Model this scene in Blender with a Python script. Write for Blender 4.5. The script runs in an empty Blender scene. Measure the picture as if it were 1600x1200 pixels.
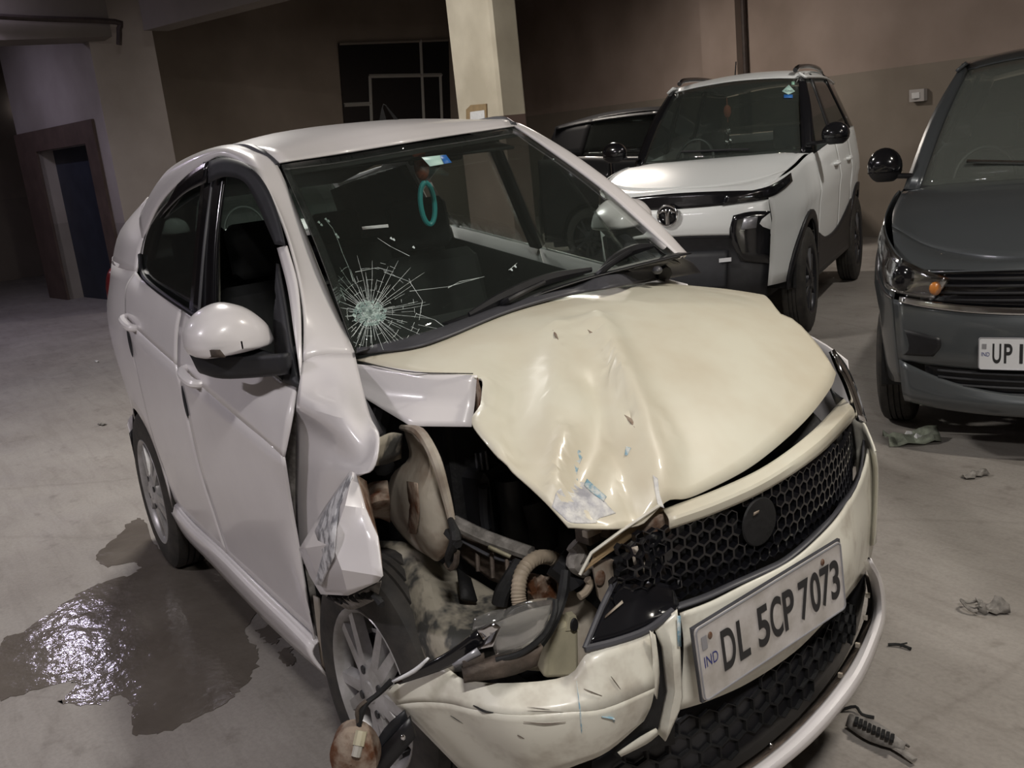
import bpy, math, random
from mathutils import Vector, Matrix
random.seed(7)
sc = bpy.context.scene
col = sc.collection
S = 1.32                       # the photograph shows everything about a third taller than wide; heights follow it

# ------------------------------------------------------------------ camera
CAM = Vector((2.24, -1.735, 1.86)); YAW, PIT, ROL, FPX = math.radians(146.95), math.radians(14.4), math.radians(6.05), 1525.0
fw = Vector((math.cos(PIT)*math.cos(YAW), math.cos(PIT)*math.sin(YAW), -math.sin(PIT)))
rt = fw.cross(Vector((0, 0, 1))).normalized(); dn = fw.cross(rt)
c_, s_ = math.cos(ROL), math.sin(ROL)
RT = c_*rt + s_*dn; DN = -s_*rt + c_*dn
cd = bpy.data.cameras.new('camera'); cam = bpy.data.objects.new('camera', cd); col.objects.link(cam)
cd.sensor_fit = 'HORIZONTAL'; cd.sensor_width = 36; cd.lens = FPX/1600*36; cd.clip_start = .05; cd.clip_end = 100
up = -DN; bk = -fw
cam.matrix_world = Matrix(((RT.x, up.x, bk.x, CAM.x), (RT.y, up.y, bk.y, CAM.y), (RT.z, up.z, bk.z, CAM.z), (0, 0, 0, 1)))
sc.camera = cam

# ------------------------------------------------------------------ world, exposure (the hall is closed: hardly any daylight)
wd = bpy.data.worlds.new('world'); sc.world = wd; wd.use_nodes = True
wd.node_tree.nodes['Background'].inputs[0].default_value = (.75, .72, .74, 1)
wd.node_tree.nodes['Background'].inputs[1].default_value = .05
vs = sc.view_settings
vs.view_transform = 'Standard'; vs.look = 'None'; vs.gamma = 1; vs.use_curve_mapping = False; vs.exposure = 0.0

# ceiling tube lamps (their fittings are built with the hall): x, y, z, turn, watts, colour, length
LAMPS = [
    (3.2, -1.9, 4.1, 60, 150, (1, .96, .92), .6),
    (1.6, 1.6, 4.1, 30, 85, (1, .93, .82), .6),
    (-1.4, 5.6, 4.1, -60, 150, (1, .95, .88), .6),
    (-4.4, .3, 4.1, 20, 150, (1, .96, .90), .6),
    (-1.6, -5.0, 4.1, 0, 110, (.97, .91, .97), .9),
    (-8.4, 7.0, 4.1, 10, 150, (1, .90, .80), .9),  # added to brighten the right and back walls
    (-8.2, -3.4, 4.1, 10, 22, (.92, .86, 1), .6),
    (-11.3, -.4, 4.45, 0, 24, (.80, .73, 1), .6),
    (-13.2, -.9, 4.1, 0, 26, (.80, .73, 1), .6),
]
for i, (x, y, z, a, w, c, ln) in enumerate(LAMPS):
    l = bpy.data.lights.new('tube_light', 'AREA'); l.shape = 'RECTANGLE'; l.size = ln; l.size_y = .14; l.energy = w; l.color = c
    o = bpy.data.objects.new('tube_light', l); col.objects.link(o); o.location = (x, y, z); o.rotation_euler = (0, 0, math.radians(a))

# ------------------------------------------------------------------ helpers
class Frame:
    def __init__(s, x=0, y=0, a=0):
        s.o = Vector((x, y, 0)); s.a = a; s.r = Matrix.Rotation(-a, 3, 'Z')
    def ray(s, u, v):
        d = RT*((u-800)/FPX) + DN*((v-600)/FPX) + fw
        return s.r @ (CAM - s.o), s.r @ d
    def P(s, u, v, x=None, y=None, z=None):
        o, d = s.ray(u, v)
        t = (x-o.x)/d.x if x is not None else (y-o.y)/d.y if y is not None else (z-o.z)/d.z
        return o + d*t
    def Q(s, u, v, x0, k=.62):              # the bowed front of a car: x = x0 - k*y*y
        o, d = s.ray(u, v)
        t = (x0-o.x)/d.x
        for i in range(40):
            p = o + d*t
            t += ((x0 - k*min(abs(p.y), .8)**2 - o.x)/d.x - t)*.6
        return o + d*t
    def H(s, u, v, f):                      # a height field z = f(x, y)
        o, d = s.ray(u, v); t = 1.0
        g = lambda t: (o.z+d.z*t) - f(o.x+d.x*t, o.y+d.y*t)
        while g(t) > 0 and t < 6: t += .03
        lo, hi = t-.03, t
        for i in range(22):
            t = (lo+hi)/2
            if g(t) > 0: lo = t
            else: hi = t
        return o + d*t
W0 = Frame(); P = W0.P; Q = W0.Q
def vv(p): return p if isinstance(p, Vector) else Vector(p)
def cr(a, b, c, d, t):
    return .5*((2*b) + (c-a)*t + (2*a-5*b+4*c-d)*t*t + (3*b-a-3*c+d)*t**3)
def curve(pts, n=6, lin=False):
    pts = [vv(p) for p in pts]; out = []
    for i in range(len(pts)-1):
        b, c = pts[i], pts[i+1]
        a = pts[i-1] if i else 2*b-c
        d = pts[i+2] if i+2 < len(pts) else 2*c-b
        for k in range(n):
            t = k/n
            out.append(b.lerp(c, t) if lin else cr(a, b, c, d, t))
    out.append(pts[-1]); return out
class MB:
    def __init__(s): s.v = []; s.f = []
    def add(s, v, f):
        b = len(s.v); s.v += [vv(p) for p in v]; s.f += [tuple(b+i for i in q) for q in f]; return s
    def grid(s, rows, close=False):
        m = len(rows[0]); n = len(rows); f = []
        for i in range(n-1):
            for j in range(m if close else m-1):
                k = (j+1) % m
                f.append((i*m+j, i*m+k, (i+1)*m+k, (i+1)*m+j))
        return s.add([p for r in rows for p in r], f)
    def patch(s, rows, nu=5, nv=5, lin=False):
        g = [curve(r, nu, lin) for r in rows]
        cols = [curve([r[j] for r in g], nv, lin) for j in range(len(g[0]))]
        return s.grid([[c[i] for c in cols] for i in range(len(cols[0]))])
    def box(s, c, d, rz=0, rx=0, ry=0, bev=.12):
        c = vv(c); m = Matrix.Rotation(rz, 3, 'Z') @ Matrix.Rotation(ry, 3, 'Y') @ Matrix.Rotation(rx, 3, 'X')
        b = min(d)*bev; h = [q/2 for q in d]; v = []
        for ax in range(3):
            for sg in (-1, 1):
                for p, q in ((-1, -1), (1, -1), (1, 1), (-1, 1)):
                    w = [0, 0, 0]; w[ax] = sg*h[ax]; w[(ax+1) % 3] = p*(h[(ax+1) % 3]-b); w[(ax+2) % 3] = q*(h[(ax+2) % 3]-b)
                    v.append(c + m @ Vector(w))
        f = []
        for ax in range(3):
            for k in range(2):
                q = [(ax*2+k)*4+i for i in range(4)]; f.append(q if k else q[::-1])
        def idx(ax, sg, sgs):
            a1, a2 = sgs[(ax+1) % 3], sgs[(ax+2) % 3]
            return (ax*2+(sg > 0))*4 + {(-1, -1): 0, (1, -1): 1, (1, 1): 2, (-1, 1): 3}[(a1, a2)]
        for ax in range(3):
            a, e = (ax+1) % 3, (ax+2) % 3
            for sa in (-1, 1):
                for se in (-1, 1):
                    l = [0, 0, 0]; l[ax] = -1; l[a] = sa; l[e] = se; h2 = l[:]; h2[ax] = 1
                    f.append((idx(a, sa, l), idx(a, sa, h2), idx(e, se, h2), idx(e, se, l)))
        for sx in (-1, 1):
            for sy in (-1, 1):
                for sz in (-1, 1):
                    g = [sx, sy, sz]; f.append((idx(0, sx, g), idx(1, sy, g), idx(2, sz, g)))
        return s.add(v, f)
    def tube(s, pts, r, n=8, sm=5, cap=True, flat=1.0):
        pts = curve(pts, sm) if sm > 1 else [vv(p) for p in pts]
        rs = r if isinstance(r, (list, tuple)) else [r]
        rows = []; nrm = None
        for i, p in enumerate(pts):
            t = (pts[min(i+1, len(pts)-1)]-pts[max(i-1, 0)]).normalized()
            if nrm is None:
                nrm = t.cross(Vector((0, 0, 1)))
                if nrm.length < .1: nrm = t.cross(Vector((0, 1, 0)))
            nrm = (nrm - t*nrm.dot(t)).normalized(); b = t.cross(nrm)
            q = i/(len(pts)-1)*(len(rs)-1); a = int(q); rr = rs[a] if a+1 >= len(rs) else rs[a]+(rs[a+1]-rs[a])*(q-a)
            rows.append([p + (nrm*math.cos(2*math.pi*k/n) + b*math.sin(2*math.pi*k/n)*flat)*rr for k in range(n)])
        b0 = len(s.v); s.grid(rows, True)
        if cap:
            s.f.append(tuple(b0+k for k in range(n))[::-1]); e = b0+(len(rows)-1)*n; s.f.append(tuple(e+k for k in range(n)))
        return s
    def prism(s, out, off):
        out = [vv(p) for p in out]; off = vv(off); n = len(out)
        return s.add(out+[p+off for p in out], [tuple(range(n))[::-1], tuple(range(n, 2*n))] + [(i, (i+1) % n, n+(i+1) % n, n+i) for i in range(n)])
    def lathe(s, prof, n=32, c=(0, 0, 0), zs=1.0, ax='Y'):
        c = vv(c); rows = []
        for (h, r) in prof:
            row = []
            for k in range(n):
                a = 2*math.pi*k/n
                q = Vector((math.cos(a)*r, h, math.sin(a)*r)) if ax == 'Y' else Vector((math.cos(a)*r, math.sin(a)*r, h)) if ax == 'Z' else Vector((h, math.cos(a)*r, math.sin(a)*r))
                q.z *= zs; row.append(c+q)
            rows.append(row)
        return s.grid(rows, True)
    def ball(s, c, d, n=16, m=10, lo=-1, hi=1, pw=1.0):
        c = vv(c); rows = []
        for i in range(m+1):
            t = -math.pi/2 + math.pi*i/m
            z = max(lo, min(hi, math.sin(t))); rr = math.sqrt(max(0, 1-z*z))
            if math.sin(t) < lo or math.sin(t) > hi: rr *= abs(math.cos(t))/max(1e-6, rr)*1.0
            row = []
            for k in range(n):
                a = 2*math.pi*k/n; ca, sa = math.cos(a), math.sin(a)
                row.append(c + Vector((math.copysign(abs(ca)**pw, ca)*rr*d[0], math.copysign(abs(sa)**pw, sa)*rr*d[1], z*d[2])))
            rows.append(row)
        return s.grid(rows, True)
    def mirror(s):
        n = len(s.v); s.v += [Vector((p.x, -p.y, p.z)) for p in s.v]; s.f += [tuple(n+i for i in q[::-1]) for q in s.f]; return s
    def build(s, name, m, parent=None, thick=0, smooth=35, off=0):
        me = bpy.data.meshes.new(name); me.from_pydata([tuple(p) for p in s.v], [], s.f); me.validate()
        me.materials.append(m)
        if smooth:
            for p in me.polygons: p.use_smooth = True
            me.set_sharp_from_angle(angle=math.radians(smooth))
        o = bpy.data.objects.new(name, me); col.objects.link(o); o.parent = parent
        if thick:
            md = o.modifiers.new('shell', 'SOLIDIFY'); md.thickness = thick; md.offset = off
        return o
def tag(o, label, cat, group=None):
    o['label'] = label; o['category'] = cat
    if group: o['group'] = group
    return o
def struct(o, label=None):
    o['kind'] = 'structure'
    if label: o['label'] = label
    return o
def empty(name, fr=None):
    o = bpy.data.objects.new(name, None); col.objects.link(o); o.empty_display_size = .2
    if fr: o.location = fr.o; o.rotation_euler = (0, 0, fr.a)
    return o
def text(name, s, m, parent, o, ux, uy, h, sx=1.0, depth=.002, bold=0.0, fit=None):
    """flat lettering: lower left corner o, directions ux, uy, cap height h"""
    cu = bpy.data.curves.new(name, 'FONT'); cu.body = s; cu.size = 1; cu.extrude = 0; cu.offset = bold
    ob = bpy.data.objects.new(name, cu); me = bpy.data.meshes.new_from_object(ob)
    bpy.data.objects.remove(ob); bpy.data.curves.remove(cu)
    ux = vv(ux).normalized(); uy = vv(uy); n = ux.cross(uy).normalized(); uy = uy.normalized()
    k = h/.69
    if fit:
        x_ = [w.co.x for w in me.vertices]; sx = fit/((max(x_)-min(x_))*k); o = vv(o)-ux*(min(x_)*k*sx)
    for w in me.vertices:
        q = w.co.copy(); w.co = vv(o) + ux*(q.x*k*sx) + uy*(q.y*k) + n*depth
    me.materials.clear(); me.materials.append(m)
    t = bpy.data.objects.new(name, me); col.objects.link(t); t.parent = parent
    return t

# ------------------------------------------------------------------ materials
def mat(name, c, rough=.5, metal=0, coat=0, var=0, vscale=6, c2=None, bump=0, bscale=40, emit=0, spec=.5, thresh=None, det=4):
    m = bpy.data.materials.new(name); m.use_nodes = True; nt = m.node_tree; b = nt.nodes['Principled BSDF']
    b.inputs['Base Color'].default_value = (*c, 1); b.inputs['Roughness'].default_value = rough; b.inputs['Metallic'].default_value = metal
    b.inputs['Coat Weight'].default_value = coat; b.inputs['Coat Roughness'].default_value = .06; b.inputs['Specular IOR Level'].default_value = spec
    if emit:
        b.inputs['Emission Color'].default_value = (*c, 1); b.inputs['Emission Strength'].default_value = emit
    if var or bump:
        tc = nt.nodes.new('ShaderNodeTexCoord')
    if var:
        n = nt.nodes.new('ShaderNodeTexNoise'); n.inputs['Scale'].default_value = vscale; n.inputs['Detail'].default_value = det; n.inputs['Roughness'].default_value = .6
        nt.links.new(tc.outputs['Object'], n.inputs['Vector'])
        r = nt.nodes.new('ShaderNodeValToRGB'); lo, hi = thresh or (.35, .68)
        r.color_ramp.elements[0].position = lo; r.color_ramp.elements[1].position = hi
        d = c2 or tuple(x*(1-var) for x in c)
        r.color_ramp.elements[0].color = (*d, 1); r.color_ramp.elements[1].color = (*c, 1)
        nt.links.new(n.outputs['Fac'], r.inputs[0]); nt.links.new(r.outputs[0], b.inputs['Base Color'])
    if bump:
        n2 = nt.nodes.new('ShaderNodeTexNoise'); n2.inputs['Scale'].default_value = bscale; n2.inputs['Detail'].default_value = 5
        nt.links.new(tc.outputs['Object'], n2.inputs['Vector'])
        bp = nt.nodes.new('ShaderNodeBump'); bp.inputs['Strength'].default_value = bump; bp.inputs['Distance'].default_value = .02
        nt.links.new(n2.outputs['Fac'], bp.inputs['Height']); nt.links.new(bp.outputs[0], b.inputs['Normal'])
    return m
def glassmat(name, tint, gloss=.12, rough=.02, gcol=(1, 1, 1), dust_haze=0, dcol=(.5, .56, .52)):
    m = bpy.data.materials.new(name); m.use_nodes = True; nt = m.node_tree
    for n in list(nt.nodes):
        if n.type != 'OUTPUT_MATERIAL': nt.nodes.remove(n)
    out = [n for n in nt.nodes if n.type == 'OUTPUT_MATERIAL'][0]
    t = nt.nodes.new('ShaderNodeBsdfTransparent'); t.inputs[0].default_value = (*tint, 1)
    g = nt.nodes.new('ShaderNodeBsdfGlossy'); g.inputs['Roughness'].default_value = rough; g.inputs['Color'].default_value = (*gcol, 1)
    lw = nt.nodes.new('ShaderNodeLayerWeight'); lw.inputs['Blend'].default_value = .5
    pw = nt.nodes.new('ShaderNodeMath'); pw.operation = 'POWER'; pw.inputs[1].default_value = 5; nt.links.new(lw.outputs['Facing'], pw.inputs[0])
    ad = nt.nodes.new('ShaderNodeMath'); ad.operation = 'MULTIPLY_ADD'; ad.inputs[1].default_value = .9; ad.inputs[2].default_value = gloss/2; ad.use_clamp = True
    mx = nt.nodes.new('ShaderNodeMixShader')
    nt.links.new(pw.outputs[0], ad.inputs[0]); nt.links.new(ad.outputs[0], mx.inputs[0]); nt.links.new(t.outputs[0], mx.inputs[1]); nt.links.new(g.outputs[0], mx.inputs[2])
    if dust_haze:  # pale diffuse share, standing in for reflections that veil the glass
        df = nt.nodes.new('ShaderNodeBsdfDiffuse'); df.inputs[0].default_value = (*dcol, 1); m2 = nt.nodes.new('ShaderNodeMixShader'); m2.inputs[0].default_value = dust_haze
        nt.links.new(mx.outputs[0], m2.inputs[1]); nt.links.new(df.outputs[0], m2.inputs[2]); mx = m2
    nt.links.new(mx.outputs[0], out.inputs['Surface'])
    return m
M = {}
M['paint'] = mat('white_paint', (.80, .77, .78), .28, 0, .5, .06, 3, bump=.02, bscale=5)
M['hood'] = mat('dusty_white_paint', (.70, .675, .56), .42, 0, .25, .2, 2.6, c2=(.61, .55, .43), thresh=(.30, .62), bump=.02, bscale=6)
M['bumper'] = mat('scuffed_bumper_paint', (.72, .70, .615), .38, 0, .2, .2, 8, c2=(.50, .46, .39), thresh=(.30, .50), bump=.03, bscale=9)
M['scrape'] = mat('scraped_paint', (.66, .66, .68), .5, 0, 0, .5, 26, c2=(.22, .22, .24), thresh=(.40, .55), bump=.3, bscale=40)
M['primer'] = mat('bare_scraped_paint', (.70, .69, .66), .45, 0, 0, .3, 22, c2=(.36, .36, .40), thresh=(.34, .60), bump=.2, bscale=50)
M['blue'] = mat('blue_scuff', (.20, .36, .46), .6, 0, 0, .5, 60, c2=(.58, .60, .58), thresh=(.40, .58))
M['suv'] = mat('bright_white_paint', (.84, .86, .86), .35, 0, .35)
M['grey'] = mat('dark_grey_metallic_paint', (.078, .086, .093), .30, .35, .8)
M['black_car'] = mat('black_paint', (.006, .006, .007), .5, 0, .1, spec=.2)
M['black'] = mat('black_plastic', (.014, .014, .017), .42, 0, 0, .4, 20)
M['gloss_black'] = mat('gloss_black_plastic', (.008, .008, .010), .15, 0, .6)
M['dark'] = mat('charcoal_plastic', (.022, .023, .028), .55, 0, 0, .3, 12)
M['trim'] = mat('grey_plastic', (.07, .07, .08), .42, 0, 0, .2, 12)
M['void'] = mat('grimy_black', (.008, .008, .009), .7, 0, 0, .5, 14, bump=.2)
M['cabin'] = mat('dark_cabin_fabric', (.018, .019, .020), .8, 0, 0, .3, 30)
M['pale_trim'] = mat('pale_cabin_trim', (.42, .40, .36), .7)
M['rubber'] = mat('tyre_rubber', (.022, .021, .020), .75, 0, 0, .4, 16, c2=(.045, .040, .035), bump=.1, bscale=60)
M['alloy'] = mat('brushed_alloy', (.52, .51, .52), .36, .4, 0, .25, 9, c2=(.30, .29, .28))
M['alloy_dark'] = mat('dark_alloy', (.04, .04, .045), .35, .6)
M['chrome'] = mat('chrome', (.75, .75, .77), .12, 1)
M['rust'] = mat('rusty_steel', (.30, .24, .19), .7, .1, 0, .6, 14, c2=(.10, .035, .012), thresh=(.40, .60), bump=.3, bscale=30)
M['beige'] = mat('muddy_beige_steel', (.34, .31, .25), .6, 0, 0, .6, 7, c2=(.055, .055, .052), thresh=(.40, .50), bump=.3, bscale=18)
M['apron'] = mat('dented_cream_steel', (.42, .38, .32), .5, 0, 0, .5, 5, c2=(.20, .14, .10), thresh=(.32, .55), bump=.2, bscale=12)
M['brown'] = mat('dusty_brown_plastic', (.13, .10, .08), .75, 0, 0, .5, 16, c2=(.05, .038, .03), bump=.3)
M['cream_plastic'] = mat('cream_plastic', (.50, .46, .33), .5, 0, 0, .25, 9)
M['hose'] = mat('tan_corrugated_hose', (.40, .33, .25), .6, 0, 0, .2, 30)
M['wood'] = mat('cardboard_brown', (.30, .21, .11), .8, 0, 0, .2, 20)
M['plate'] = mat('plate_white', (.62, .59, .58), .45, 0, 0, .25, 9, c2=(.42, .39, .36), bump=.06, bscale=30)
M['plate_clean'] = mat('plate_clean_white', (.70, .71, .74), .4)
M['ink'] = mat('black_lettering', (.02, .02, .022), .5)
M['ink_blue'] = mat('blue_lettering', (.03, .04, .20), .5)
M['silver_mark'] = mat('silver_mark', (.35, .35, .38), .35, .4)
M['red'] = mat('red_lamp_plastic', (.14, .014, .018), .25, 0, .5)
M['amber'] = mat('amber_lamp', (.55, .20, .04), .25, 0, .5)
M['teal'] = mat('teal_plastic', (.05, .42, .44), .35, 0, .3)
M['orange'] = mat('orange_thread', (.30, .07, .03), .8, 0, 0, .5, 80)
M['green'] = mat('green_sticker', (.30, .55, .42), .5)
M['bluest'] = mat('blue_sticker', (.03, .16, .50), .5)
M['pale_green'] = mat('pale_green_sticker', (.55, .80, .72), .5)
M['cloudy'] = mat('frosted_glass_dust', (.50, .62, .58), .6, 0, 0, .6, 60, c2=(.16, .25, .23), thresh=(.35, .60))
M['crack'] = mat('crack_line', (.70, .78, .76), .4)
M['glass'] = glassmat('windscreen_glass', (.84, .88, .86), .08, dust_haze=.012)
M['haze'] = glassmat('painted_haze_windscreen_glass', (.80, .84, .82), .14, dust_haze=.09, dcol=(.55, .58, .54))  # grey car: veiling reflection painted in as pale diffuse colour
M['pale_glass'] = glassmat('paler_windscreen_glass', (.82, .86, .84), .10, dust_haze=.03)  # slightly paler glass, a little diffuse colour mixed in
M['tint'] = glassmat('tinted_side_glass', (.22, .24, .23), .11, dust_haze=.02)
M['lens'] = glassmat('clear_lamp_lens', (.80, .80, .80), .20, .06)
M['clearpl'] = glassmat('broken_clear_plastic', (.85, .85, .85), .40, .06, (.95, .95, .95), dust_haze=.06, dcol=(.7, .7, .68))
M['water'] = glassmat('wet_film', (.36, .33, .31), .10, .06)
M['column'] = mat('cream_wall_paint', (.58, .53, .42), .75, 0, 0, .12, 1.2, bump=.05, bscale=20)
M['skirt'] = mat('brown_wall_paint', (.16, .10, .085), .6, 0, 0, .2, 3)
M['leafy'] = mat('dusty_rag', (.30, .33, .26), .8, 0, 0, .5, 20, c2=(.14, .15, .12))
M['debris'] = mat('grey_rubber_scrap', (.12, .11, .10), .8, 0, 0, .5, 30, c2=(.30, .28, .26))

# ------------------------------------------------------------------ the hall
def concrete():
    m = bpy.data.materials.new('worn_concrete'); m.use_nodes = True; nt = m.node_tree; b = nt.nodes['Principled BSDF']; L = nt.links.new
    tc = nt.nodes.new('ShaderNodeTexCoord')
    def noise(sc_, det=6, rough=.6, vec=None, dist=0):
        n = nt.nodes.new('ShaderNodeTexNoise'); n.inputs['Scale'].default_value = sc_; n.inputs['Detail'].default_value = det; n.inputs['Roughness'].default_value = rough; n.inputs['Distortion'].default_value = dist
        L(vec or tc.outputs['Object'], n.inputs['Vector']); return n
    def ramp(src, a, ca, e, ce):
        r = nt.nodes.new('ShaderNodeValToRGB'); r.color_ramp.elements[0].position = a; r.color_ramp.elements[1].position = e
        r.color_ramp.elements[0].color = (*ca, 1); r.color_ramp.elements[1].color = (*ce, 1); L(src, r.inputs[0]); return r
    def mul(a, c, f=1):
        x = nt.nodes.new('ShaderNodeMix'); x.data_type = 'RGBA'; x.blend_type = 'MULTIPLY'; x.inputs[0].default_value = f
        L(a, x.inputs[6]); L(c, x.inputs[7]); return x.outputs[2]
    base = ramp(noise(.9, 8).outputs['Fac'], .35, (.27, .245, .225), .65, (.35, .325, .30))
    mp = nt.nodes.new('ShaderNodeMapping'); mp.inputs['Rotation'].default_value = (0, 0, .6); mp.inputs['Scale'].default_value = (1.2, 9, 1); L(tc.outputs['Object'], mp.inputs[0])
    streak = ramp(noise(1.6, 7, .65, mp.outputs[0], .8).outputs['Fac'], .36, (.70, .68, .66), .52, (1, 1, 1))
    spots = ramp(noise(7, 6, .6).outputs['Fac'], .30, (.62, .60, .58), .42, (1, 1, 1))
    fine = ramp(noise(60, 4).outputs['Fac'], .3, (.86, .86, .86), .6, (1, 1, 1))
    c = mul(mul(mul(base.outputs[0], streak.outputs[0], .35), spots.outputs[0], .6), fine.outputs[0])
    vo = nt.nodes.new('ShaderNodeTexVoronoi'); vo.feature = 'DISTANCE_TO_EDGE'; vo.inputs['Scale'].default_value = .32
    nz = noise(2.5, 4); ad = nt.nodes.new('ShaderNodeMix'); ad.data_type = 'RGBA'; ad.blend_type = 'LINEAR_LIGHT'; ad.inputs[0].default_value = .06
    L(tc.outputs['Object'], ad.inputs[6]); L(nz.outputs['Color'], ad.inputs[7]); L(ad.outputs[2], vo.inputs['Vector'])
    cr_ = ramp(vo.outputs[0], .0, (.55, .52, .5), .006, (1, 1, 1)); c = mul(c, cr_.outputs[0], .25)
    L(c, b.inputs['Base Color'])
    rr = ramp(noise(3, 5).outputs['Fac'], .3, (.42,)*3, .7, (.66,)*3); L(rr.outputs[0], b.inputs['Roughness'])
    bp = nt.nodes.new('ShaderNodeBump'); bp.inputs['Strength'].default_value = .18; bp.inputs['Distance'].default_value = .01
    L(noise(35, 6).outputs['Fac'], bp.inputs['Height']); L(bp.outputs[0], b.inputs['Normal'])
    return m
def plaster(name, upc, loc_, zsplit, vs_=.7):
    """wall paint in two coats, the lower one up to zsplit"""
    m = bpy.data.materials.new(name); m.use_nodes = True; nt = m.node_tree; b = nt.nodes['Principled BSDF']; L = nt.links.new
    tc = nt.nodes.new('ShaderNodeTexCoord'); n = nt.nodes.new('ShaderNodeTexNoise'); n.inputs['Scale'].default_value = vs_; n.inputs['Detail'].default_value = 7; L(tc.outputs['Object'], n.inputs['Vector'])
    sx = nt.nodes.new('ShaderNodeSeparateXYZ'); L(tc.outputs['Object'], sx.inputs[0])
    gt = nt.nodes.new('ShaderNodeMath'); gt.operation = 'GREATER_THAN'; gt.inputs[1].default_value = zsplit; L(sx.outputs[2], gt.inputs[0])
    mx = nt.nodes.new('ShaderNodeMix'); mx.data_type = 'RGBA'; L(gt.outputs[0], mx.inputs[0]); mx.inputs[6].default_value = (*loc_, 1); mx.inputs[7].default_value = (*upc, 1)
    r = nt.nodes.new('ShaderNodeValToRGB'); r.color_ramp.elements[0].position = .3; r.color_ramp.elements[1].position = .7
    r.color_ramp.elements[0].color = (.60, .58, .55, 1); r.color_ramp.elements[1].color = (1, 1, 1, 1); L(n.outputs['Fac'], r.inputs[0])
    m2 = nt.nodes.new('ShaderNodeMix'); m2.data_type = 'RGBA'; m2.blend_type = 'MULTIPLY'; m2.inputs[0].default_value = 1; L(mx.outputs[2], m2.inputs[6]); L(r.outputs[0], m2.inputs[7])
    L(m2.outputs[2], b.inputs['Base Color']); b.inputs['Roughness'].default_value = .8
    return m
M['floor'] = concrete()
M['wall_r'] = plaster('pinkish_plaster', (.34, .27, .235), (.25, .215, .18), 2.15)
M['wall_b'] = plaster('dim_plaster', (.25, .21, .175), (.22, .185, .155), 1.6)
M['wall_l'] = plaster('pale_plaster', (.42, .38, .36), (.34, .31, .29), 1.2)
M['ceil'] = mat('ceiling_plaster', (.16, .14, .12), .9, 0, 0, .2, 1)
M['beam'] = mat('beam_plaster', (.20, .175, .15), .85, 0, 0, .2, 1)
M['iron'] = mat('rusty_pipe', (.05, .035, .03), .7, 0, 0, .4, 10)
M['frame'] = mat('window_frame_paint', (.30, .29, .27), .6)
M['night'] = mat('dark_pane', (.010, .010, .011), .2)
M['doorw'] = mat('door_stone_brown', (.11, .075, .062), .6, 0, 0, .3, 4)
M['bluedoor'] = mat('dark_blue_door', (.030, .036, .055), .5, 0, 0, .3, 3)
M['tube_on'] = mat('lit_tube', (1, .97, .92), .5, emit=6)
M['white_box'] = mat('white_metal', (.6, .6, .6), .5)
M['grey_box'] = mat('grey_switch_plate', (.34, .32, .31), .6)
M['paper'] = mat('paper', (.70, .70, .70), .8, 0, 0, .15, 40)
M['lit_window'] = mat('lit_window_pane', (.9, .85, .88), .5, emit=.55)

fl = MB(); N = 40
fl.grid([[Vector((-20+28*j/N, -9+21*i/N, 0)) for j in range(N+1)] for i in range(N+1)])
struct(fl.build('floor', M['floor'], smooth=0), 'worn dusty concrete floor')
def wall(name, a, b_, m, h=4.6, th=.2, side=1, z0=0):
    a = Vector((*a, z0)); b_ = Vector((*b_, z0)); d = (b_-a).normalized(); n = Vector((-d.y, d.x, 0))*th*side
    return MB().prism([a, b_, b_+n, a+n], (0, 0, h-z0)).build(name, m, smooth=0)
def wr(x): return 10.93 + (x+15.4)*-.135
struct(wall('wall_right', (-15.6, wr(-15.6)), (7, wr(7)), M['wall_r'], side=1), 'pinkish plaster wall behind the parked cars')
struct(wall('wall_back', (-14.2, 1.6), (-15.6, wr(-15.6)), M['wall_b'], side=1), 'dim plaster back wall')
struct(wall('wall_far', (-20, -9), (-20, 2), M['wall_b'], side=1), 'far wall beyond the passage')
struct(wall('wall_side', (-20, -9), (8, -9), M['wall_b'], side=-1), 'wall on the open side of the hall')
struct(wall('wall_front', (8, -9), (8, 9), M['wall_b'], side=-1), 'wall behind the viewpoint')
struct(MB().prism([(-20, -9, 4.6), (8, -9, 4.6), (8, 12, 4.6), (-20, 12, 4.6)], (0, 0, .15)).build('ceiling', M['ceil'], smooth=0), 'dark plaster ceiling slab')
# the pale wall on the left with the brown-framed doorway
la = P(222, 482, z=0); lb = P(60, 462, z=0); d = (lb-la).normalized(); nrm = Vector((d.y, -d.x, 0))
if nrm.y < 0: nrm = -nrm
def LW(u, v, off=0):
    """a point of the left wall's plane, off towards the hall"""
    o, r = W0.ray(u, v); t = ((la - nrm*off)-o).dot(nrm)/r.dot(nrm); return o+r*t
dl0, dl1 = LW(112, 478), LW(190, 480)
ztop = LW(150, 222).z
def lw_box(a, b_, z0, z1, th=.9, off=0):
    a = Vector((a.x, a.y, z0)) - nrm*off; b_ = Vector((b_.x, b_.y, z0)) - nrm*off
    return [a, b_, b_+nrm*th, a+nrm*th], (0, 0, z1-z0)
le = LW(84, 470); m_ = MB()
m_.prism(*lw_box(la, dl1, 0, 4.6)); m_.prism(*lw_box(dl1, dl0, ztop, 4.6)); m_.prism(*lw_box(dl0, le, 0, 4.6))
struct(m_.build('wall_left', M['wall_l'], smooth=0), 'pale plaster wall with a doorway')
dw = struct(MB().prism(*lw_box(dl1, dl0, 0, ztop, .06, -.22)).build('door_1', M['bluedoor'], smooth=0), 'dark blue door set back in the doorway')
m_ = MB(); f0, f1 = LW(84, 476), LW(206, 480); zt2 = LW(135, 188).z
m_.prism(*lw_box(f0, dl0, 0, zt2, .10, .04)); m_.prism(*lw_box(dl1, f1, 0, zt2, .10, .04)); m_.prism(*lw_box(dl0, dl1, ztop, zt2, .10, .04))
struct(m_.build('trim_1', M['doorw'], smooth=0), 'brown surround of the doorway')
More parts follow.
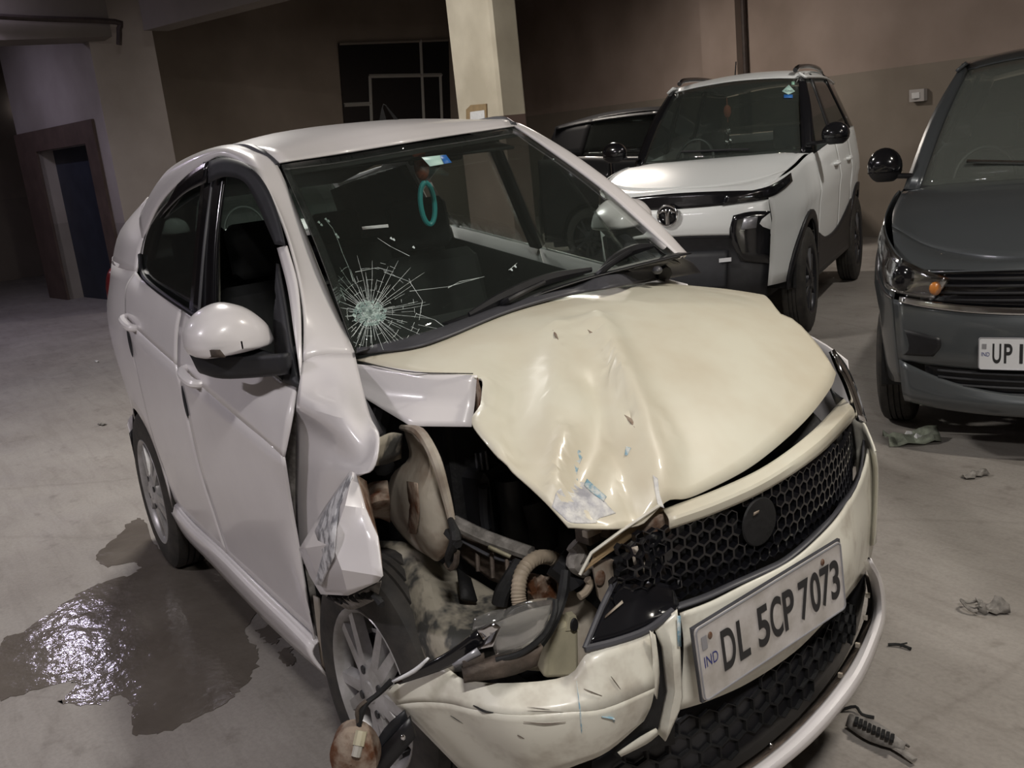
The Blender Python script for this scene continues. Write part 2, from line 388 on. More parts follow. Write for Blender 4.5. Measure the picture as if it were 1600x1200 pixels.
wv = P(30, 163, x=-18.5); wv2 = MB().prism([P(20, 150, x=-19.8), P(37, 147, x=-19.8), P(41, 178, x=-19.8), P(22, 181, x=-19.8)], (-.05, 0, 0))
struct(wv2.build('window_1', M['lit_window'], smooth=0), 'small lit window far down the passage')
# beams under the ceiling
b0, b1 = P(0, 58, x=-11.6), P(215, 60, x=-11.6); zb = (b0.z+b1.z)/2
struct(MB().prism([(-11.6, -9, zb), (-11.6, 1.7, zb), (-12.2, 1.7, zb), (-12.2, -9, zb)], (0, 0, 4.6-zb)).build('trim_2', M['beam'], smooth=0), 'deep ceiling beam over the passage')
q0, q1 = P(225, 48, z=zb), P(410, 0, z=zb); dd = (q1-q0).normalized(); nn = Vector((-dd.y, dd.x, 0))*.35
if nn.y < 0: nn = -nn
q2 = q0+dd*16
struct(MB().prism([q0, q2, q2+nn, q0+nn], (0, 0, 4.6-zb)).build('trim_3', M['beam'], smooth=0), 'ceiling beam running over the cars')
pp = MB().tube([P(-30, 24, x=-11.5), P(60, 29, x=-11.5), P(180, 34, x=-11.5), P(186, 45, x=-11.5), P(186, 70, x=-11.55)], .035, 8, 3)
tag(pp.build('ceiling_pipe', M['iron']), 'thin dark pipe running along the beam at upper left', 'pipe')
# dark window in the back wall
bw0 = Vector((-14.2, 1.6, 0)); bwd = (Vector((-15.6, wr(-15.6), 0))-bw0).normalized(); bwn = Vector((bwd.y, -bwd.x, 0))
if bwn.x < 0: bwn = -bwn
def BW(u, v, off=0):
    o, r = W0.ray(u, v); t = ((bw0+bwn*off)-o).dot(bwn)/r.dot(bwn); return o+r*t
win = empty('window_2'); struct(win, 'dark window with pale metal bars in the back wall')
MB().prism([BW(528, 68, .02), BW(700, 62, .02), BW(704, 215, .02), BW(540, 225, .02)], bwn*.02).build('pane', M['night'], win, smooth=0)
def bar(a, b_, w=.035, m='frame'):
    MB().tube([BW(*a, .05), BW(*b_, .05)], w, 4, 1).build('window_bar', M[m], win, smooth=0)
bar((577, 119), (690, 117)); bar((578, 119), (582, 225)); bar((657, 62), (664, 225)); bar((688, 117), (692, 225)); bar((538, 164), (580, 162)); bar((530, 68), (700, 62), .03, 'beam')
# right wall fittings
def RW(u, v, off=0):
    a = Vector((-15.4, 10.93, 0)); n = Vector((-.135, -1, 0)).normalized(); o, r = W0.ray(u, v); t = ((a+n*off)-o).dot(n)/r.dot(n); return o+r*t
rn = Vector((-.135, -1, 0)).normalized()
a, b_ = RW(1105, 60), RW(1160, 60); struct(MB().prism([(a.x, a.y, 0), (b_.x, b_.y, 0), (b_.x+rn.x*.12, b_.y+rn.y*.12, 0), (a.x+rn.x*.12, a.y+rn.y*.12, 0)], (0, 0, 4.6)).build('trim_4', M['wall_r'], smooth=0), 'shallow pilaster on the pinkish wall')
a = RW(1163, 60, .06); tag(MB().tube([(a.x, a.y, .02), (a.x, a.y, 4.58)], .04, 8, 1).build('drain_pipe', M['iron']), 'brown vertical pipe on the wall above the white SUV', 'pipe')
sw = empty('switch_box'); tag(sw, 'small grey switch box on the wall between the white SUV and grey car', 'switch box')
c0, c1, c2, c3 = RW(1426, 140, .01), RW(1449, 138, .01), RW(1449, 157, .01), RW(1426, 159, .01)
MB().prism([c0, c1, c2, c3], rn*.06).build('body', M['grey_box'], sw, smooth=0)
k = (c0+c1+c2+c3)/4 + rn*.07; MB().box(k, (.10, .02, .07), .13).build('switch', M['paper'], sw)
# column
cc = CAM + (RT*((784-800)/FPX) + DN*((190-600)/FPX) + fw)*8.2
cx, cy = cc.x, cc.y
M['col_b'] = plaster('column_paint', (.74, .68, .55), (.20, .135, .115), 2.0, 1.5)
cz = MB(); bz = .025; x0, x1, y0, y1 = cx-.70, cx, cy, cy+.27
cz.prism([(x0+bz, y0, 0), (x1-bz, y0, 0), (x1, y0+bz, 0), (x1, y1-bz, 0), (x1-bz, y1, 0), (x0+bz, y1, 0), (x0, y1-bz, 0), (x0, y0+bz, 0)], (0, 0, 4.6))
struct(cz.build('column', M['col_b'], smooth=0), 'square cream painted concrete column')
nb = empty('notice_board'); tag(nb, 'brown cardboard notice with white paper taped to the column', 'notice')
def CF(u, v, off=0): return P(u, v, y=y0-off)
MB().prism([CF(730, 171, .004), CF(737, 164, .004), CF(761, 162, .004), CF(762, 196, .004), CF(730, 198, .004)], (0, -.012, 0)).build('backing', M['wood'], nb, smooth=0)
MB().prism([CF(735, 175, .017), CF(757, 172, .017), CF(758, 190, .017), CF(735, 192, .017)], (0, -.003, 0)).build('paper_sheet', M['paper'], nb, smooth=0)
# lamp fittings
for i, (x, y, z, a, w, c, ln) in enumerate(LAMPS):
    lt = empty('tube_lamp'); lt.location = (x, y, z); lt.rotation_euler = (0, 0, math.radians(a))
    tag(lt, 'ceiling tube lamp hanging '+('just behind the viewpoint', 'in front of the damaged car', 'over the grey hatchback', 'over the roof of the damaged car', 'on the open side of the hall', 'near the pinkish wall, added to brighten it', 'over the dim floor at left', 'before the beam over the passage', 'farthest back inside the passage')[i], 'lamp', 'ceiling tube lamps')
    MB().box((0, 0, .075), (ln, .10, .07)).build('housing', M['white_box'], lt)
    MB().tube([(-ln/2+.02, 0, .025), (ln/2-.02, 0, .025)], .014, 10, 1).build('tube', M['tube_on'], lt)
    for q in (-1, 1): MB().tube([(q*ln/3, 0, .10), (q*ln/3, 0, 4.6-z)], .008, 6, 1).build('hanger', M['iron'], lt)

# ------------------------------------------------------------------ cars: pieces shared by all
def wheel(parent, x, y, R=.295, w=.175, rim=.205, n=10, sgn=-1, m='alloy', steer=0, style=0):
    """tyre and rim of the wheel whose outer face is at y; sgn tells which way it faces"""
    def fix(mb):
        for i, p in enumerate(mb.v):
            q = Vector((p.x, p.y*sgn, p.z))
            q = Matrix.Rotation(steer, 3, 'Z') @ q
            mb.v[i] = Vector((x+q.x, y+q.y, R*S+q.z*S))
        if sgn < 0: mb.f = [f[::-1] for f in mb.f]
        return mb
    prof = [(-.02, rim-.012), (0, rim+.002), (.004, rim+.02), (.006, R-.05), (-.002, R-.022), (-.014, R-.006), (-.030, R)]
    g = (w-.06)/4
    for k in range(1, 4): prof += [(-.03-g*k+.004, R), (-.03-g*k+.003, R-.009), (-.03-g*k-.003, R-.009), (-.03-g*k-.004, R)]
    prof += [(-w+.03, R), (-w+.012, R-.008), (-w, R-.03), (-w+.01, rim)]
    t = fix(MB().lathe(prof, 48)).build('tyre', M['rubber'], parent, smooth=30)
    mb = MB().lathe([(-.12, rim-.02), (-.03, rim-.018), (-.004, rim-.006), (.003, rim+.003), (-.003, rim+.008)], 48)
    mb.lathe([(-.05, .001), (-.05, .13)], 24)
    for k in range(n):
        a = 2*math.pi*k/n + (.12 if k % 2 else -.12)*(style == 0)
        ca, sa = math.cos(a), math.sin(a)
        def pt(r, o, h): return Vector((ca*r - sa*o, h, sa*r + ca*o))
        w0, w1 = .016, .012
        v = [pt(.045, -w0, .0), pt(.045, w0, .0), pt(rim-.008, w1, -.012), pt(rim-.008, -w1, -.012), pt(.045, -w0-.006, -.03), pt(.045, w0+.006, -.03), pt(rim-.008, w1+.006, -.04), pt(rim-.008, -w1-.006, -.04)]
        mb.add(v, [(0, 3, 2, 1), (0, 1, 5, 4), (1, 2, 6, 5), (2, 3, 7, 6), (3, 0, 4, 7)])
    mb.lathe([(-.035, .075), (-.006, .068), (.004, .05), (.006, .028), (.010, .024), (.011, .001)], 24)
    rm = fix(mb).build('alloy_rim', M[m], t, smooth=30)
    mb = MB()
    for k in range(4):
        a = math.pi/2*k+.4; mb.lathe([(.003, .0105), (.0075, .010), (.0078, .0005)], 10, (math.cos(a)*.052, 0, math.sin(a)*.052))
    mb.lathe([(-.049, .02), (-.049, .12), (-.06, .12)], 24)
    fix(mb).build('wheel_nuts', M['alloy_dark'], t, smooth=30)
    return t
def seat(parent, x, y, z, m='cabin', w=.48):
    def soft(c, d, ry=0): return MB().box(c, d, 0, 0, ry, .28)
    s1 = soft((x+.22, y, z+.08), (.50, w, .18)).build('seat_cushion', M[m], parent, smooth=50)
    soft((x-.06, y, z+.48), (.16, w, .78), -.22).build('seat_back', M[m], parent, smooth=50)
    soft((x-.17, y, z+.99), (.10, w*.58, .22), -.15).build('headrest', M[m], parent, smooth=50)
def steering(parent, c, r=.18, tilt=.45):
    c = vv(c); mb = MB(); ring = []
    mm = Matrix.Rotation(-tilt, 3, 'Y')
    for k in range(33):
        a = 2*math.pi*k/32; ring.append(c + mm @ Vector((0, math.cos(a)*r, math.sin(a)*r*S)))
    mb.tube(ring, .014, 8, 1, False); mb.box(c+mm @ Vector((.02, 0, -.01)), (.05, .12, .12), 0, 0, -tilt)
    for a in (0, math.pi, -math.pi/2): mb.tube([c+mm @ Vector((.02, 0, 0)), c+mm @ Vector((0, math.cos(a)*r, math.sin(a)*r*S))], .012, 6, 1)
    return mb.build('steering_wheel', M['black'], parent)

class Car:
    """a plain car body around its own frame: x forward from the front axle, y to its left, z up"""
    def __init__(s, **k):
        s.W = .83; s.wb = 2.4; s.R = .295; s.xf = .70; s.xr = -3.0; s.sill = .36; s.xb = -.40; s.xt = -1.02; s.zr = 1.98
        s.zhr = 1.34; s.zhf = 1.05; s.beltf = 1.27; s.beltr = 1.46; s.ar = .34; s.crown = .05; s.ytop = .56; s.fy = .62; s.xc = -2.45; s.ri = .205
        s.__dict__.update(k)
    def zb(s, x):
        z = s.sill
        for ax in (0, -s.wb):
            q = 1-((x-ax)/s.ar)**2
            if q > 0: z = max(z, s.R*S + math.sqrt(q)*s.ar*S)
        if x > s.ar: z = max(z, .32+.25*(x-s.ar))
        return z
    def zt(s, x):
        if x >= s.xb:
            t = (x-s.xb)/(s.xf-s.xb); return s.beltf + .02 + (s.zhf-.05-s.beltf)*t**1.8
        return s.beltf + (s.beltr-s.beltf)*min(1, (s.xb-x)/(s.xb-s.xc))
    def y(s, x, z):
        t = (z-s.sill)/(s.zt(x)-s.sill)
        p = 1-.05*(1-t)**2*1.4 if t < .6 else 1-.06*((t-.6)/.4)**2
        if abs(t-.68) < .08: p += .006
        fx = max(0, (x-.05)/(s.xf-.05)); rx = max(0, (-s.wb+.1-x)/(s.wb*-1+.1-s.xr))
        return s.W*p*(1-.30*fx**2.6)*(1-.20*rx**2.4)
    def side(s, x0, x1, name, m, parent, sg, top=None, rows=9, dx=.045):
        n = max(2, int(abs(x1-x0)/dx)); g = []
        for i in range(n+1):
            x = x0+(x1-x0)*i/n; b = s.zb(x); t = (top or s.zt)(x)
            g.append([Vector((x, sg*s.y(x, b+(t-b)*k/rows), b+(t-b)*k/rows)) for k in range(rows+1)])
        mb = MB().grid(g)
        if sg < 0: mb.f = [f[::-1] for f in mb.f]
        return mb.build(name, m, parent, .006, 40)
    def roofy(s, x): return s.ytop*(1-.10*max(0, (s.xt-x)/(s.xt-s.xr))**2)
    def body(s, e, m, glass='tint', hood=None, pillar=None, doors=True):
        W = s.W; hoodm = M[hood] if hood else m; pm = M[pillar] if pillar else m
        zb_, zr, yt = s.beltf+.03, s.zr, s.ytop
        # bonnet
        rows = []
        for k in range(5):
            t = k/4; x = s.xb+.14+(s.xf-.12-s.xb-.14)*t; row = []
            for q in (-1, -.75, -.4, 0, .4, .75, 1):
                xe = x - (.17+.10*t)*q*q; yw = q*(s.y(xe, s.zt(xe))-.035)
                zc = s.zhr+(s.zhf-s.zhr)*t**2.0
                row.append(Vector((xe, yw, zc+(s.zt(xe)+.004-zc)*abs(q)**2.6)))
            rows.append(row)
        s.hood_front = rows[-1]
        MB().patch(rows, 4, 4).build('bonnet', hoodm, e, .006)
        # windscreen
        base = [Vector((s.xb+.13-.15*q*q, q*(s.y(s.xb, s.beltf)-.11), s.zhr-.005-(.04)*q*q)) for q in (-1, -.6, 0, .6, 1)]
        top = [Vector((s.xt+.03-.05*q*q, q*yt*.96, zr-.075-.04*q*q)) for q in (-1, -.6, 0, .6, 1)]
        mid = [(a+b)/2+Vector((.025, 0, .03)) for a, b in zip(base, top)]
        s.ws = (base, mid, top)
        MB().patch([base, mid, top], 4, 5).build('windscreen', M[s.__dict__.get('wsm', 'glass')], e, .004)
        cw = MB().patch([[p+Vector((.10, p.y*.03, -.005)) for p in base], [p+Vector((-.01, p.y*.02, .0)) for p in base]], 4, 2); cw.build('cowl', M['black'], e, .006)
        # roof
        rows = [[p+Vector((-.01, 0, .006)) for p in top]]
        for t, dz in ((.12, -.02), (.35, 0), (.65, -.025), (1, -.13)):
            x = s.xt+(s.xr+.25-s.xt)*t; yy = s.roofy(x)
            rows.append([Vector((x, q*yy, zr+dz-s.crown*q*q)) for q in (-1, -.6, 0, .6, 1)])
        MB().patch(rows, 4, 5).build('roof', m, e, .006)
        # rear end
        zt = s.beltr; yy = s.roofy(s.xr+.25)
        hatch = [[Vector((s.xr+.26, q*yy*.98, zr-.14-s.crown*q*q)) for q in (-1, 0, 1)], [Vector((s.xr+.08, q*(W*.78), zt+.02)) for q in (-1, 0, 1)]]
        MB().patch(hatch, 5, 3).build('rear_window', M[glass], e, .004)
        MB().patch([[Vector((s.xr+.08-.05*(1-q*q), q*W*.80, zt+.01)) for q in (-1, -.5, 0, .5, 1)], [Vector((s.xr-.02-.06*(1-q*q), q*W*.80, .85)) for q in (-1, -.5, 0, .5, 1)], [Vector((s.xr-.03-.06*(1-q*q), q*W*.80, .40)) for q in (-1, -.5, 0, .5, 1)]], 4, 4).build('tailgate', m, e, .006)
        xm = s.xb-.98
        for sg in (-1, 1):
            s.side(s.xf-.10, s.xb-.02, 'front_fender', m, e, sg)
            fd = s.side(s.xb-.03, xm, 'front_door', m, e, sg)
            rd = s.side(xm-.008, -s.wb+s.ar+.03, 'rear_door', m, e, sg)
            s.side(-s.wb+s.ar+.022, s.xr, 'rear_quarter_panel', m, e, sg)
            for d_, hx in ((fd, xm+.16), (rd, -s.wb+s.ar+.18)):
                hz = s.beltf-.13; yh = s.y(hx, hz)
                MB().tube([(hx-.09, sg*(yh-.004), hz), (hx-.06, sg*(yh+.028), hz), (hx+.06, sg*(yh+.028), hz-.005), (hx+.09, sg*(yh-.004), hz-.005)], .014, 8, 4).build('door_handle', m, d_)
            # pillars, side glass, roof rail
            def B(x): return Vector((x, sg*(s.y(x, s.zt(x))-.012), s.zt(x)))
            def T(x): return Vector((x, sg*(s.roofy(x)+.012), zr-.075-.10*max(0, (s.xt-.75-x)/1.2)**2))
            A0 = base[-1 if sg > 0 else 0]; A1 = top[-1 if sg > 0 else 0]
            ap = [[A0+Vector((-.02, 0, 0)), (A0+A1)/2+Vector((0, sg*.005, .03)), A1], [B(s.xb-.10)+Vector((0, 0, .0)), (B(s.xb-.16)+T(s.xt-.08))/2+Vector((.03, sg*.02, .03)), T(s.xt-.08)]]
            MB().patch(ap, 5, 3).build('windscreen_pillar', pm, e, .03)
            rails = [s.xt+.0, s.xt-.3, s.xt-.8, s.xt-1.2, s.xr+.5, s.xr+.28]
            MB().patch([[Vector((x, sg*s.roofy(x)*.97, zr-.045-.02-.12*max(0, (s.xt-.75-x)/1.2)**2)) for x in rails], [T(x)+Vector((0, sg*.03, -.035)) for x in rails]], 5, 3).build('roof_rail', m, e, .02)
            xs = [s.xb-.17, xm+.02, xm-.04, s.xc+.02]
            MB().patch([[B(xs[0]), B((xs[0]+xs[1])/2), B(xs[1])], [T(s.xt-.12), T((s.xt-.1+xs[1])/2-.04), T(xs[1])]], 5, 4).build('front_side_window', M[glass], e, .004)
            MB().patch([[B(xm+.03), B(xm-.05)], [T(xm+.02), T(xm-.06)]], 2, 4).build('door_pillar', M['black'], e, .02)
            MB().patch([[B(xs[2]), B((xs[2]+xs[3])/2), B(xs[3])], [T(xs[2]), T((xs[2]+xs[3])/2+.02), T(xs[3]+.20)]], 5, 4).build('rear_side_window', M[glass], e, .004)
            MB().patch([[B(s.xc+.04), B(s.xc-.25), Vector((s.xr+.08, sg*W*.79, zt))], [T(s.xc+.22), T(s.xr+.45), Vector((s.xr+.27, sg*yy*.98, zr-.16))]], 4, 4).build('rear_pillar', pm if pillar else m, e, .02)
            for ax in (0, -s.wb):
                wheel(e, ax, sg*(W-.012), s.R, .18, s.ri, 10, sg, s.__dict__.get('rimm', 'alloy'))
                lin = MB().lathe([(-.02, s.ar-.005), (-.28, s.ar-.01), (-.28, .12)], 28)
                lin.v = [Vector((ax+p.x, sg*(W-.03+p.y), s.R*S+p.z*S)) for p in lin.v]
                keep = [f for f in lin.f if all(lin.v[i].z > s.sill-.12 for i in f)]; lin.f = keep
                lin.build('wheel_arch_liner', M['void'], e)
            MB().patch([[Vector((-s.ar-.01, sg*(W*.955), s.sill+.02)), Vector((-s.wb+s.ar+.01, sg*(W*.955), s.sill+.02))], [Vector((-s.ar-.01, sg*(W*.90), s.sill-.10)), Vector((-s.wb+s.ar+.01, sg*(W*.90), s.sill-.10))]], 4, 2).build('sill', M[s.__dict__.get('sillm', 'black')], e, .02)
        # under the body and inside
        MB().box((-s.wb/2, 0, .33), (s.wb+1.0, W*1.10, .14)).box((-s.wb/2, 0, .48), (s.wb-.75, W*1.72, .20)).build('underbody', M['void'], e)
        MB().box((.12, 0, .62), (.80, W*1.02, .55)).build('engine_block', M['void'], e)
        MB().patch([[Vector((s.xb+.12, q*W*.8, s.beltf+.01)) for q in (-1, 0, 1)], [Vector((s.xb-.30, q*W*.8, s.beltf+.03)) for q in (-1, 0, 1)], [Vector((s.xb-.42, q*W*.8, s.beltf-.12)) for q in (-1, 0, 1)], [Vector((s.xb-.36, q*W*.8, .60)) for q in (-1, 0, 1)]], 3, 4).build('dashboard', M['cabin'], e, .02)
        for yy_ in (-.36, .36): seat(e, s.xb-1.02, yy_, .55)
        MB().box((-s.wb+.28, 0, .72), (.5, W*1.45, .24), bev=.2).box((-s.wb+.02, 0, 1.10), (.18, W*1.45, .80), 0, 0, -.25, .2).build('rear_bench', M['cabin'], e, smooth=50)
        steering(e, (s.xb-.50, -.36, s.beltf-.02))
    def ws_at(s, a, b):
        """a point on the windscreen: a from -1 to 1 across, b from 0 at the base to 1 at the top"""
        def ev(r):
            c = curve(r, 8); t = (a+1)/2*(len(c)-1); i = min(int(t), len(c)-2); return c[i].lerp(c[i+1], t-i)
        return curve([ev(r) for r in s.ws], 10)[int(round(b*20))]
def door_mirror(e, x, y, z, sg, m, low='black', d=(.075, .115, .10), ind=True):
    """housing on a foot, sg the side it stands out to"""
    c = Vector((x, y, z)); mm = MB().ball(c, d, 20, 12, -.35, 1, .75)
    h = mm.build('door_mirror', M[m] if isinstance(m, str) else m, e, smooth=60)
    MB().ball(c+Vector((0, 0, -.002)), (d[0]*1.0, d[1]*1.0, d[2]*.95), 20, 12, -.85, -.30, .75).build('mirror_base', M[low], h, smooth=60)
    MB().tube([c+Vector((0, -sg*d[1]*.5, -d[2]*.55)), c+Vector((.01, -sg*(d[1]+.12), -d[2]*.65))], .028, 8, 1, True, .6).build('mirror_foot', M[low], h)
    MB().ball(c+Vector((-d[0]*.55, 0, .01)), (.03, d[1]*.86, d[2]*.75), 16, 8).build('mirror_glass', M['chrome'], h, smooth=60)
    if ind: MB().ball(c+Vector((d[0]*.25, sg*d[1]*.30, -d[2]*.30)), (d[0]*.78, d[1]*.72, d[2]*.10), 14, 6).build('indicator', M['lens'], h, smooth=60)
    return h

# ------------------------------------------------------------------ the parked cars
def fascia(s, q, z, dx=0): return Vector((s.xf-.10*abs(q)**3+dx, q*(s.y(s.xf-.10, z)), z))
def fpatch(s, zs, name, m, e, q0=-1, q1=1, n=9, th=.008, dx=0, lin=False):
    """a band across the nose; zs = [(z at the middle, z at the corner, dx), ...]"""
    rows = []
    for (za, zc, d_) in zs:
        rows.append([fascia(s, q0+(q1-q0)*k/(n-1), za+(zc-za)*abs(q0+(q1-q0)*k/(n-1))**2, dx+d_) for k in range(n)])
    return MB().patch(rows, 3, 4, lin).build(name, m, e, th)
def emblem(e, c, ry, rz, tilt=0, m='chrome', back='gloss_black', r=.010):
    c = vv(c); mb = MB()
    def pt(a, k=1.0, dx=0): return c+Vector((dx+math.sin(a)*rz*k*tilt, math.cos(a)*ry*k, math.sin(a)*rz*k))
    b = MB().add([c+Vector((-.004, 0, 0))]+[pt(2*math.pi*k/24, 1.0, -.004) for k in range(24)], [(0, 1+k, 1+(k+1) % 24) for k in range(24)]).build('badge', M[back], e, .006)
    mb.tube([pt(2*math.pi*k/28) for k in range(29)], r, 8, 1, False)
    for sg in (-1, 1):
        mb.tube([c+Vector((.004, -sg*ry*.80, rz*.30)), c+Vector((.005, -sg*ry*.35, rz*.50)), c+Vector((.005, -sg*ry*.10, rz*.20)), c+Vector((.004, -sg*ry*.12, -rz*.85))], r*.85, 6, 4)
    mb.build('badge_emblem', M[m], b)
def wiper(e, pts_arm, pts_blade, m='black'):
    a = MB().tube(pts_arm, .010, 6, 4).build('wiper', M[m], e)
    MB().tube(pts_blade, [.006, .011, .012, .011, .006], 6, 4).build('wiper_blade', M['black'], a)

# white SUV
SF = Frame(-3.80, 4.34, math.radians(-62)); suv = empty('compact_suv', SF)
tag(suv, 'bright white compact SUV with black cladding parked behind the damaged car', 'car')
s = Car(W=.87, wb=2.45, R=.33, xf=.72, xr=-3.05, sill=.50, xb=-.42, xt=-1.08, zr=2.17, zhr=1.46, zhf=1.28, beltf=1.42, beltr=1.56, ar=.385, ytop=.60, xc=-2.35, ri=.215, rimm='alloy_dark', wsm='pale_glass')
s.body(suv, M['suv'], pillar='gloss_black')
lipc = [fascia(s, q, 1.26-.03*q*q, -.02) for q in (-1, -.75, -.4, 0, .4, .75, 1)]
MB().patch([s.hood_front, [(a+b)/2+Vector((.02, 0, .022*(1-abs(a.y)))) for a, b in zip(s.hood_front, lipc)], lipc], 4, 4).build('bonnet_lip', M['suv'], suv, .006)
fpatch(s, [(1.265, 1.235, -.012), (1.13, 1.16, 0)], 'lamp_band', M['gloss_black'], suv)
fpatch(s, [(1.14, 1.165, 0), (1.10, 1.13, .02), (1.00, .99, .03), (.93, .90, .015)], 'bumper', M['suv'], suv)
fpatch(s, [(.935, .905, .0), (.80, .80, -.02), (.62, .62, .01), (.45, .50, .015), (.32, .38, -.04)], 'lower_bumper', M['black'], suv)
fpatch(s, [(.80, .80, -.01), (.62, .62, .03), (.50, .54, .03)], 'skid_plate', M['dark'], suv, -.55, .55)
MB().prism([SF.P(1124, 404, x=.735), SF.P(1143, 402, x=.735), SF.P(1143, 408, x=.735), SF.P(1124, 410, x=.735)], (.01, 0, 0)).build('tow_cover', M['plate_clean'], suv)
emblem(suv, SF.P(1043, 337, x=.772), .080, .080)
for sg in (-1, 1):
    def sp(x, z, o=.008): return Vector((x, sg*(s.y(x, z)+o), z))
    hl = MB().patch([[fascia(s, sg*.55, 1.225, .012), fascia(s, sg*.85, 1.245, .012), sp(.60, 1.265), sp(.48, 1.30), sp(.36, 1.335)], [fascia(s, sg*.50, 1.15, .014), fascia(s, sg*.85, 1.165, .014), sp(.60, 1.185), sp(.48, 1.225), sp(.37, 1.27)]], 4, 3).build('headlamp', M['gloss_black'], suv, .01)
    MB().patch([[fascia(s, sg*.70, 1.215, .018), fascia(s, sg*.92, 1.225, .018)], [fascia(s, sg*.68, 1.165, .018), fascia(s, sg*.92, 1.175, .018)]], 3, 2).build('lamp_lens', M['lens'], hl, .006)
    fh = MB().patch([[fascia(s, sg*.62, 1.07, .035), fascia(s, sg*.80, 1.09, .03), fascia(s, sg*1.0, 1.08, .02)], [fascia(s, sg*.58, .92, .035), fascia(s, sg*.80, .92, .03), fascia(s, sg*1.0, .92, .02)], [fascia(s, sg*.70, .72, .03), fascia(s, sg*.85, .70, .03), fascia(s, sg*1.0, .68, .02)]], 3, 3).build('fog_lamp_housing', M['gloss_black'], suv, .02)
    MB().patch([[fascia(s, sg*.74, 1.045, .062), fascia(s, sg*.88, 1.05, .058)], [fascia(s, sg*.71, .96, .062), fascia(s, sg*.87, .965, .058)]], 2, 2).build('fog_lamp', M['silver_mark'], fh, .01)
    # black wheel arch cladding and sill cladding
    for ax in (0, -s.wb):
        a, b_ = [], []
        for k in range(19):
            t = math.pi*k/18; x = ax+math.cos(t)*s.ar*.99; z = s.R*S+math.sin(t)*s.ar*S*.99; x2 = ax+math.cos(t)*(s.ar+.065); z2 = s.R*S+math.sin(t)*(s.ar+.05)*S
            x = min(x, .60); x2 = min(x2, .60)
            a.append(Vector((x, sg*(s.y(x, max(z, s.sill))+.012), z))); b_.append(Vector((x2, sg*(s.y(x2, max(z2, s.sill))+.012), z2)))
        MB().grid([a, b_]).build('arch_cladding', M['black'], suv, .02)
    rows = [[Vector((x, sg*(s.y(x, .6)+.012), z)) for x in (-.36, -.8, -1.4, -2.08)] for z in (.40, .56)]; rows.append([Vector((x, sg*(s.y(x, z)+.010), z)) for x, z in ((-.36, .78), (-.8, .68), (-1.4, .70), (-2.08, .88))])
    MB().patch(rows, 4, 3).build('side_cladding', M['black'], suv, .015)
    door_mirror(suv, -.50, sg*.99, 1.57, sg, 'gloss_black')
    MB().tube([(-1.15, sg*.54, 2.135), (-1.3, sg*.545, 2.165), (-1.8, sg*.545, 2.175), (-2.3, sg*.53, 2.15), (-2.5, sg*.52, 2.10)], .022, 8, 5).build('roof_bar', M['gloss_black'], suv)
MB().tube([s.ws_at(.35, .04)+Vector((.04, 0, .03)), s.ws_at(-.35, .09)+Vector((.03, 0, .02))], .012, 6, 1).build('wiper', M['black'], suv)
MB().tube([(-1.5, -.1, 2.15), (-1.56, -.1, 2.29)], .006, 6, 1).build('aerial', M['black'], suv)
def ws_sticker(car, e, a0, a1, b0, b1, name, m):
    q = [car.ws_at(a, b) + Vector((.008, 0, .006)) for a, b in ((a0, b0), (a1, b0), (a1, b1), (a0, b1))]
    return MB().add(q, [(0, 1, 2, 3)]).build(name, M[m], e, .001)
ws_sticker(s, suv, .74, .90, .70, .76, 'blue_sticker', 'bluest')
ws_sticker(s, suv, .87, .93, .90, .95, 'green_sticker', 'green')
q = [s.ws_at(a, b)+Vector((.008, 0, .006)) for a, b in ((.82, .76), (.94, .82), (.82, .88), (.70, .82))]
dm = MB().add(q, [(0, 1, 2, 3)]).build('diamond_sticker', M['pale_green'], suv, .001)
ux = (q[1]-q[3]); uy = (q[2]-q[0]); text('sticker_lettering', 'CNG', M['ink'], dm, q[3]+ux*.26-uy*.09+Vector((.004, 0, .003)), ux, uy, .020*S, .85)
cz_ = SF.P(1138, 205, x=-1.05)
MB().tube([cz_+Vector((0, 0, .30)), cz_+Vector((0, 0, .08))], .004, 5, 1).ball(cz_+Vector((0, 0, .18)), (.03, .035, .06), 10, 6).build('hanging_tassel', M['orange'], suv)
MB().ball(cz_, (.02, .025, .035), 10, 6).ball(cz_+Vector((0, .02, -.09)), (.016, .02, .03), 8, 6).ball(cz_+Vector((0, -.02, -.10)), (.016, .02, .03), 8, 6).ball(cz_+Vector((0, 0, -.17)), (.014, .02, .02), 8, 6).build('hanging_charm', M['chrome'], suv)

# dark grey hatchback
GF = Frame(-.468, 3.464, math.radians(-64)); gry = empty('hatchback_car', GF)
tag(gry, 'dark grey hatchback with chrome grille strip at the right edge', 'car')
s = Car(W=.82, wb=2.4, R=.295, xf=.72, xr=-3.0, sill=.36, xb=-.34, xt=-1.0, zr=2.05, zhr=1.33, zhf=1.02, beltf=1.28, beltr=1.45, ar=.335, ytop=.50, wsm='haze')
s.body(gry, M['grey'])
lipc = [fascia(s, q, .985-.02*q*q, -.01) for q in (-1, -.75, -.4, 0, .4, .75, 1)]
MB().patch([s.hood_front, [(a+b)/2+Vector((.02, 0, .018*(1-abs(a.y)))) for a, b in zip(s.hood_front, lipc)], lipc], 4, 4).build('bonnet_lip', M['grey'], gry, .006)
fpatch(s, [(.99, .985, -.02), (.90, .90, -.03), (.80, .84, -.01)], 'grille', M['gloss_black'], gry, -.80, .80)
for k in range(4):
    z = .955-.035*k; fpatch(s, [(z, z, .004), (z-.012, z-.010, .006)], 'grille_bar', M['black'], gry, -.74+.04*k, .74-.04*k, 7, .006)
fpatch(s, [(.81, .86, .015), (.775, .83, .022)], 'chrome_strip', M['chrome'], gry, -.95, .95, 11, .012)
